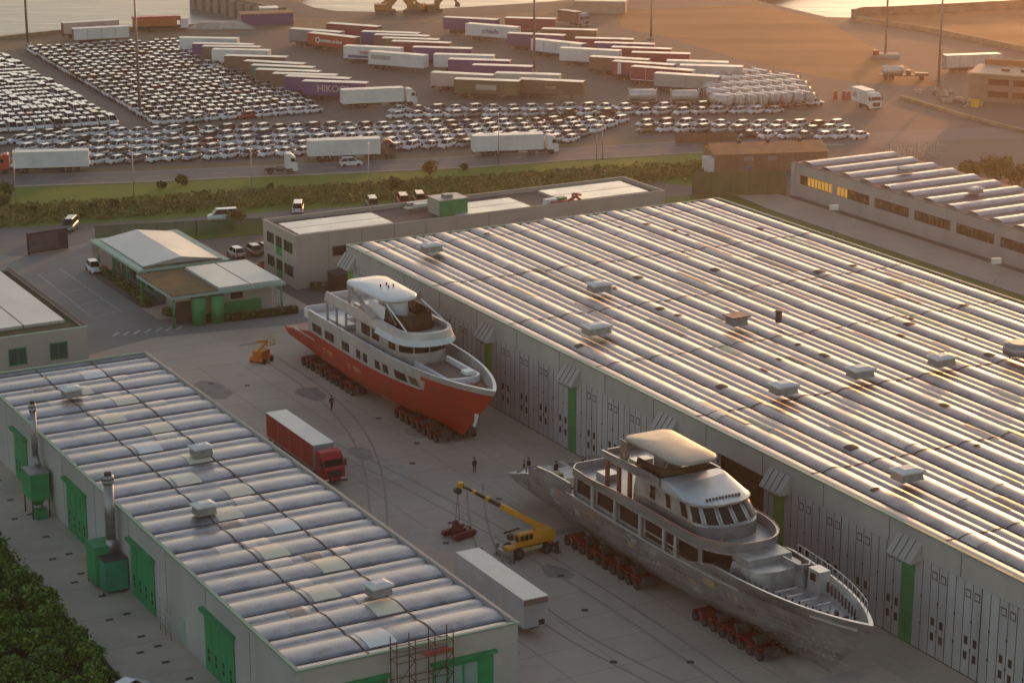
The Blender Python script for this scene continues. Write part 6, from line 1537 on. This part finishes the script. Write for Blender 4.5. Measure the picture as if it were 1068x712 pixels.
# ================================================================== PLANTS
def leaves(b, c, rx, ry, rz_, n, s, q, m=(0,), low=0.15, shell=.55):
    for k in range(n):
        th = q.uniform(0, 6.283); u = q.uniform(-1, 1); rr_ = (shell+(1-shell)*q.random())*(1+.22*math.sin(3*th+c[0])*math.cos(4*u+c[1]))
        w = math.sqrt(1-u*u); p = Vector((c[0]+rx*rr_*w*math.cos(th), c[1]+ry*rr_*w*math.sin(th), max(low, c[2]+rz_*rr_*u)))
        a = Vector((q.uniform(-1, 1), q.uniform(-1, 1), q.uniform(-.15, 1.2))).normalized(); t = a.orthogonal().normalized(); t.rotate(Matrix.Rotation(q.uniform(0, 6.28), 3, a)); v = a.cross(t)
        ss = s*q.uniform(.6, 1.4)
        b.face([p-t*ss-v*ss*.15, p+v*ss*.55, p+t*ss, p-v*ss*.55], q.choice(m))
def shrub(loc, r, h, n, s, mats, label, group, seed, cat='shrub', name='shrub', clumps=7):
    q = random.Random(seed); t = thing(name, label, cat, loc, q.uniform(0, 6), group); b = MB()
    for k in range(clumps):
        a = q.uniform(0, 6.28); d = r*.6*math.sqrt(q.random()); rk = r*q.uniform(.35, .6)
        leaves(b, (d*math.cos(a), d*math.sin(a), h*q.uniform(.3, .72)), rk, rk, h*.34, n//clumps, s, q, tuple(range(len(mats))))
    b.build('foliage', mats, t); b = MB()
    for k in range(4): a = k*1.6+q.random(); b.cyl((0, 0, 0), (r*.5*math.cos(a), r*.5*math.sin(a), h*.65), .05*r, .02*r, 5)
    b.build('stem', TRUNK, t); return t
# shrubs at the lower left, one by one along the pavement and behind
q = random.Random(5)
spots = []
for k in range(9): y = 214-k*4.9; spots.append((55.0+.4*math.sin(k*2.1), y, 1.9+.5*(k % 3 == 0)))
for k in range(8): spots.append((51.6, 211.5-k*5.2, 2.3))
for k in range(5): spots.append((47.8, 203-k*5.6, 2.5))
names = ['at the pavement edge, farthest up the lower left corner']+[f'{ordinal(k+1)} from the top along the pavement edge' for k in range(1, 9)]
for k, (x, y, r) in enumerate(spots):
    lab = ('dark green shrub ' if k % 3 == 0 else 'bright green shrub ')+(names[k] if k < 9 else f'{ordinal(k-8)} from the top in the middle line of the thicket' if k < 17 else f'{ordinal(k-16)} from the top in the back line of the thicket')
    shrub(S(x, y), r, 1.7+q.random()*.8, 1700, .2, [DLEAF, LEAF] if k % 3 == 0 else [LEAF, LEAF, DLEAF] if k not in (17, 18) else [BROWNL, DLEAF], lab, 'shrubs in the lower left corner', 40+k, clumps=9)
b = MB(); q = random.Random(31)
for k in range(9000):
    p = S(57.2-q.random()**.8*16, q.uniform(160, 219)); n_ = noise.noise(Vector((p.x*.18, p.y*.18, 1)))
    if n_ < -.22: continue
    leaves(b, (p.x, p.y, .35+.9*max(0, n_)), .3, .3, .35, 2, .19, q, (0, 0, 1) if n_ > -.05 else (2, 1))
o = b.build('ground_cover', [LEAF, DLEAF, BROWNL]); tag(o, 'bright green ground cover between the shrubs of the lower left corner', 'ground cover', kind='stuff')
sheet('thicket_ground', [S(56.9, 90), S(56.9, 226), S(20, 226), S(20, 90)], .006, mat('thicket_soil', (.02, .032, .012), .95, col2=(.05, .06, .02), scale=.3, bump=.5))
# reed and bramble belt below the verge
b = MB(); q = random.Random(9)
top = [(-60, 235), (0, 228), (120, 219), (215, 211.5), (345, 204), (430, 199), (520, 193), (640, 184), (735, 179)]
for a, c in zip(top[:-1], top[1:]):
    A, C_ = at(*a), at(*c); L = (C_-A).length
    for k in range(int(L*15)):
        f = k/(L*15); p = A+(C_-A)*f; off = q.uniform(-7, 8); x = a[0]+(c[0]-a[0])*f
        hgt_ = (1.0 if off < 1 else .7)*(1.0+.7*noise.noise(Vector((x*.05, off*.3, 0))))
        if x < 60: hgt_ *= 1.4
        cp = (p.x, p.y+off, hgt_*.45)
        leaves(b, cp, 1.0, 1.0, hgt_*.6, 12, .27, q, (0, 0, 1) if noise.noise(Vector((x*.03, off*.2, 3))) < .1 else (1, 1, 0), low=.05, shell=.3)
o = b.build('reed_belt', [HEDGE, BROWNL]); tag(o, 'belt of brown green reeds and brambles between verge and local road', 'reeds', kind='stuff')
# clipped hedges round the gatehouses
def hedge(pts, w, h, label, m, seed):
    A = at(*pts[0]); t = thing('hedge', label, 'hedge', A); q = random.Random(seed); b = MB(); core = MB()
    P = [at(*p)-A for p in pts]
    for a, c in zip(P[:-1], P[1:]):
        bar(core, a+Vector((0, 0, h*.45)), c+Vector((0, 0, h*.45)), w*.7, h*.8)
        n = int((c-a).length*46)
        for k in range(n):
            p = a+(c-a)*q.random(); d = (c-a).normalized(); nn = Vector((-d.y, d.x, 0))*q.uniform(-w/2, w/2)
            leaves(b, (p.x+nn.x, p.y+nn.y, h*q.uniform(.3, .95)), .1, .1, .1, 1, .17, q, tuple(range(len(m))))
    b.build('foliage', m, t); core.build('branches', mat('hedge_core', (.02, .028, .01), .95), t)
hedge([(104, 283), (130, 301), (155, 321)], 1.3, 1.1, 'trimmed hedge along the left side of the gatehouses', [HEDGE, LEAF], 1)
hedge([(172, 328), (200, 335), (240, 335), (310, 326)], 1.4, 1.2, 'trimmed hedge in front of the nearer gatehouse', [HEDGE, LEAF, DLEAF], 2)
for k, (x, y, r, h, m, lab) in enumerate(((190, 193, 1.2, 1.8, [BROWNL, DLEAF], 'brown bush on the verge, right one of two left of the tractor'), (168, 196, 1.0, 1.4, [DLEAF], 'dark bush on the verge, left one of two left of the tractor'), (448, 182, 1.6, 2.6, [GOLDL], 'golden autumn bush on the verge behind the office roof'), (484, 178, .9, 1.3, [DLEAF], 'small dark bush on the verge right of the golden one'), (120, 217, 1.0, 1.6, [DLEAF], 'dark bush at the lower edge of the verge left of the local road van'), (97, 221, .9, 1.4, [DLEAF], 'smaller dark bush left of another at the verge edge'), (36, 222, .9, 1.3, [DLEAF], 'dark bush at the left end of the verge'), (282, 198, .8, 1.2, [DLEAF, HEDGE], 'small dark bush on the verge left of the white van'),
      (412, 197, 1.8, 2.4, [HEDGE, DLEAF], 'round dark green bush at the verge edge behind the office'), (246, 232, 1.6, 2.2, [GOLDL, HEDGE], 'yellowish bush right of the green mesh fence'), (238, 240, 1.0, 1.4, [HEDGE], 'olive bush at the end of the green mesh fence'),
      (1040, 190, 3.4, 5.0, [HEDGE, BROWNL], 'tall olive bush behind the right end of the long hall roof'), (1012, 183, 2.6, 3.0, [HEDGE, BROWNL], 'low olive bush left of the tall one behind the long hall'), (1062, 190, 2.2, 3.2, [BROWNL, DLEAF], 'brownish bush at the right edge behind the long hall'),
      (330, 302, 1.2, 1.2, [DLEAF, BROWNL], 'low dark bush under the front corner of the office block'), (345, 300, 1.2, 1.1, [DLEAF, BROWNL], 'second low dark bush along the front of the office block'), (7, 205, 1.8, 3.2, [DLEAF, HEDGE], 'dark tall bush at the left edge of the verge'), (2, 216, 1.9, 2.6, [HEDGE], 'olive bush at the left edge below the dark one'))):
    shrub(at(x, y), r, h, 700 if r < 2 else 1600, .2 if r < 2 else .28, m, lab, None, 200+k)
# ================================================================== LIGHT, AIR, CAMERA
SUN_EL, SUN_AZ = R(4.6), R(19.0)        # low evening sun ahead of the viewer, a little to the right (azimuth from +Y towards +X)
w = bpy.data.worlds.new('World'); scene.world = w; w.use_nodes = True
nt = w.node_tree; bg = nt.nodes['Background']; sky = nt.nodes.new('ShaderNodeTexSky'); sky.sky_type = 'NISHITA'
sky.sun_disc = False; sky.sun_elevation = SUN_EL; sky.sun_rotation = SUN_AZ; sky.air_density = 1.0; sky.dust_density = 1.2; sky.ozone_density = 1.0; sky.altitude = 20
hsv = nt.nodes.new('ShaderNodeHueSaturation'); hsv.inputs['Saturation'].default_value = .78; nt.links.new(sky.outputs[0], hsv.inputs['Color']); nt.links.new(hsv.outputs[0], bg.inputs['Color']); bg.inputs['Strength'].default_value = 0.15
sl_ = bpy.data.lights.new('Sun', 'SUN'); sl_.energy = 1.3; sl_.angle = R(0.6); sl_.color = (1.0, .33, .075)
so_ = bpy.data.objects.new('Sun', sl_); COL.objects.link(so_); so_.location = (0, 300, 150)
dirv = Vector((math.sin(SUN_AZ)*math.cos(SUN_EL), math.cos(SUN_AZ)*math.cos(SUN_EL), math.sin(SUN_EL)))
so_.rotation_euler = dirv.to_track_quat('Z', 'Y').to_euler()
HAZE = bpy.data.materials.new('haze_air'); HAZE.use_nodes = True
nt = HAZE.node_tree; nt.nodes.remove(nt.nodes['Principled BSDF']); pv = nt.nodes.new('ShaderNodeVolumePrincipled'); nt.links.new(pv.outputs[0], nt.nodes['Material Output'].inputs['Volume'])
pv.inputs['Color'].default_value = (.98, .88, .78, 1); pv.inputs['Density'].default_value = 0.000125; pv.inputs['Anisotropy'].default_value = 0.8
if HAZE_ON:
    b = MB(); b.box(-700, 700, -140, 1100, -6, 90); hz = b.build('haze', HAZE); hz['kind'] = 'stuff'
cd = bpy.data.cameras.new('Camera'); cd.sensor_width = 36; cd.lens = FPX/1068*36; cd.clip_start = 1; cd.clip_end = 20000
co = bpy.data.objects.new('Camera', cd); COL.objects.link(co); co.location = (0, 0, H); co.rotation_euler = (math.pi/2-PITCH, 0, 0)
scene.camera = co
vs = scene.view_settings; vs.view_transform = 'Standard'; vs.look = 'None'; vs.gamma = 1; vs.use_curve_mapping = False; vs.exposure = EXPO
scene.cycles.max_bounces = 6; scene.cycles.volume_bounces = 0; scene.cycles.use_denoising = True
scene.cycles.caustics_reflective = False; scene.cycles.caustics_refractive = False
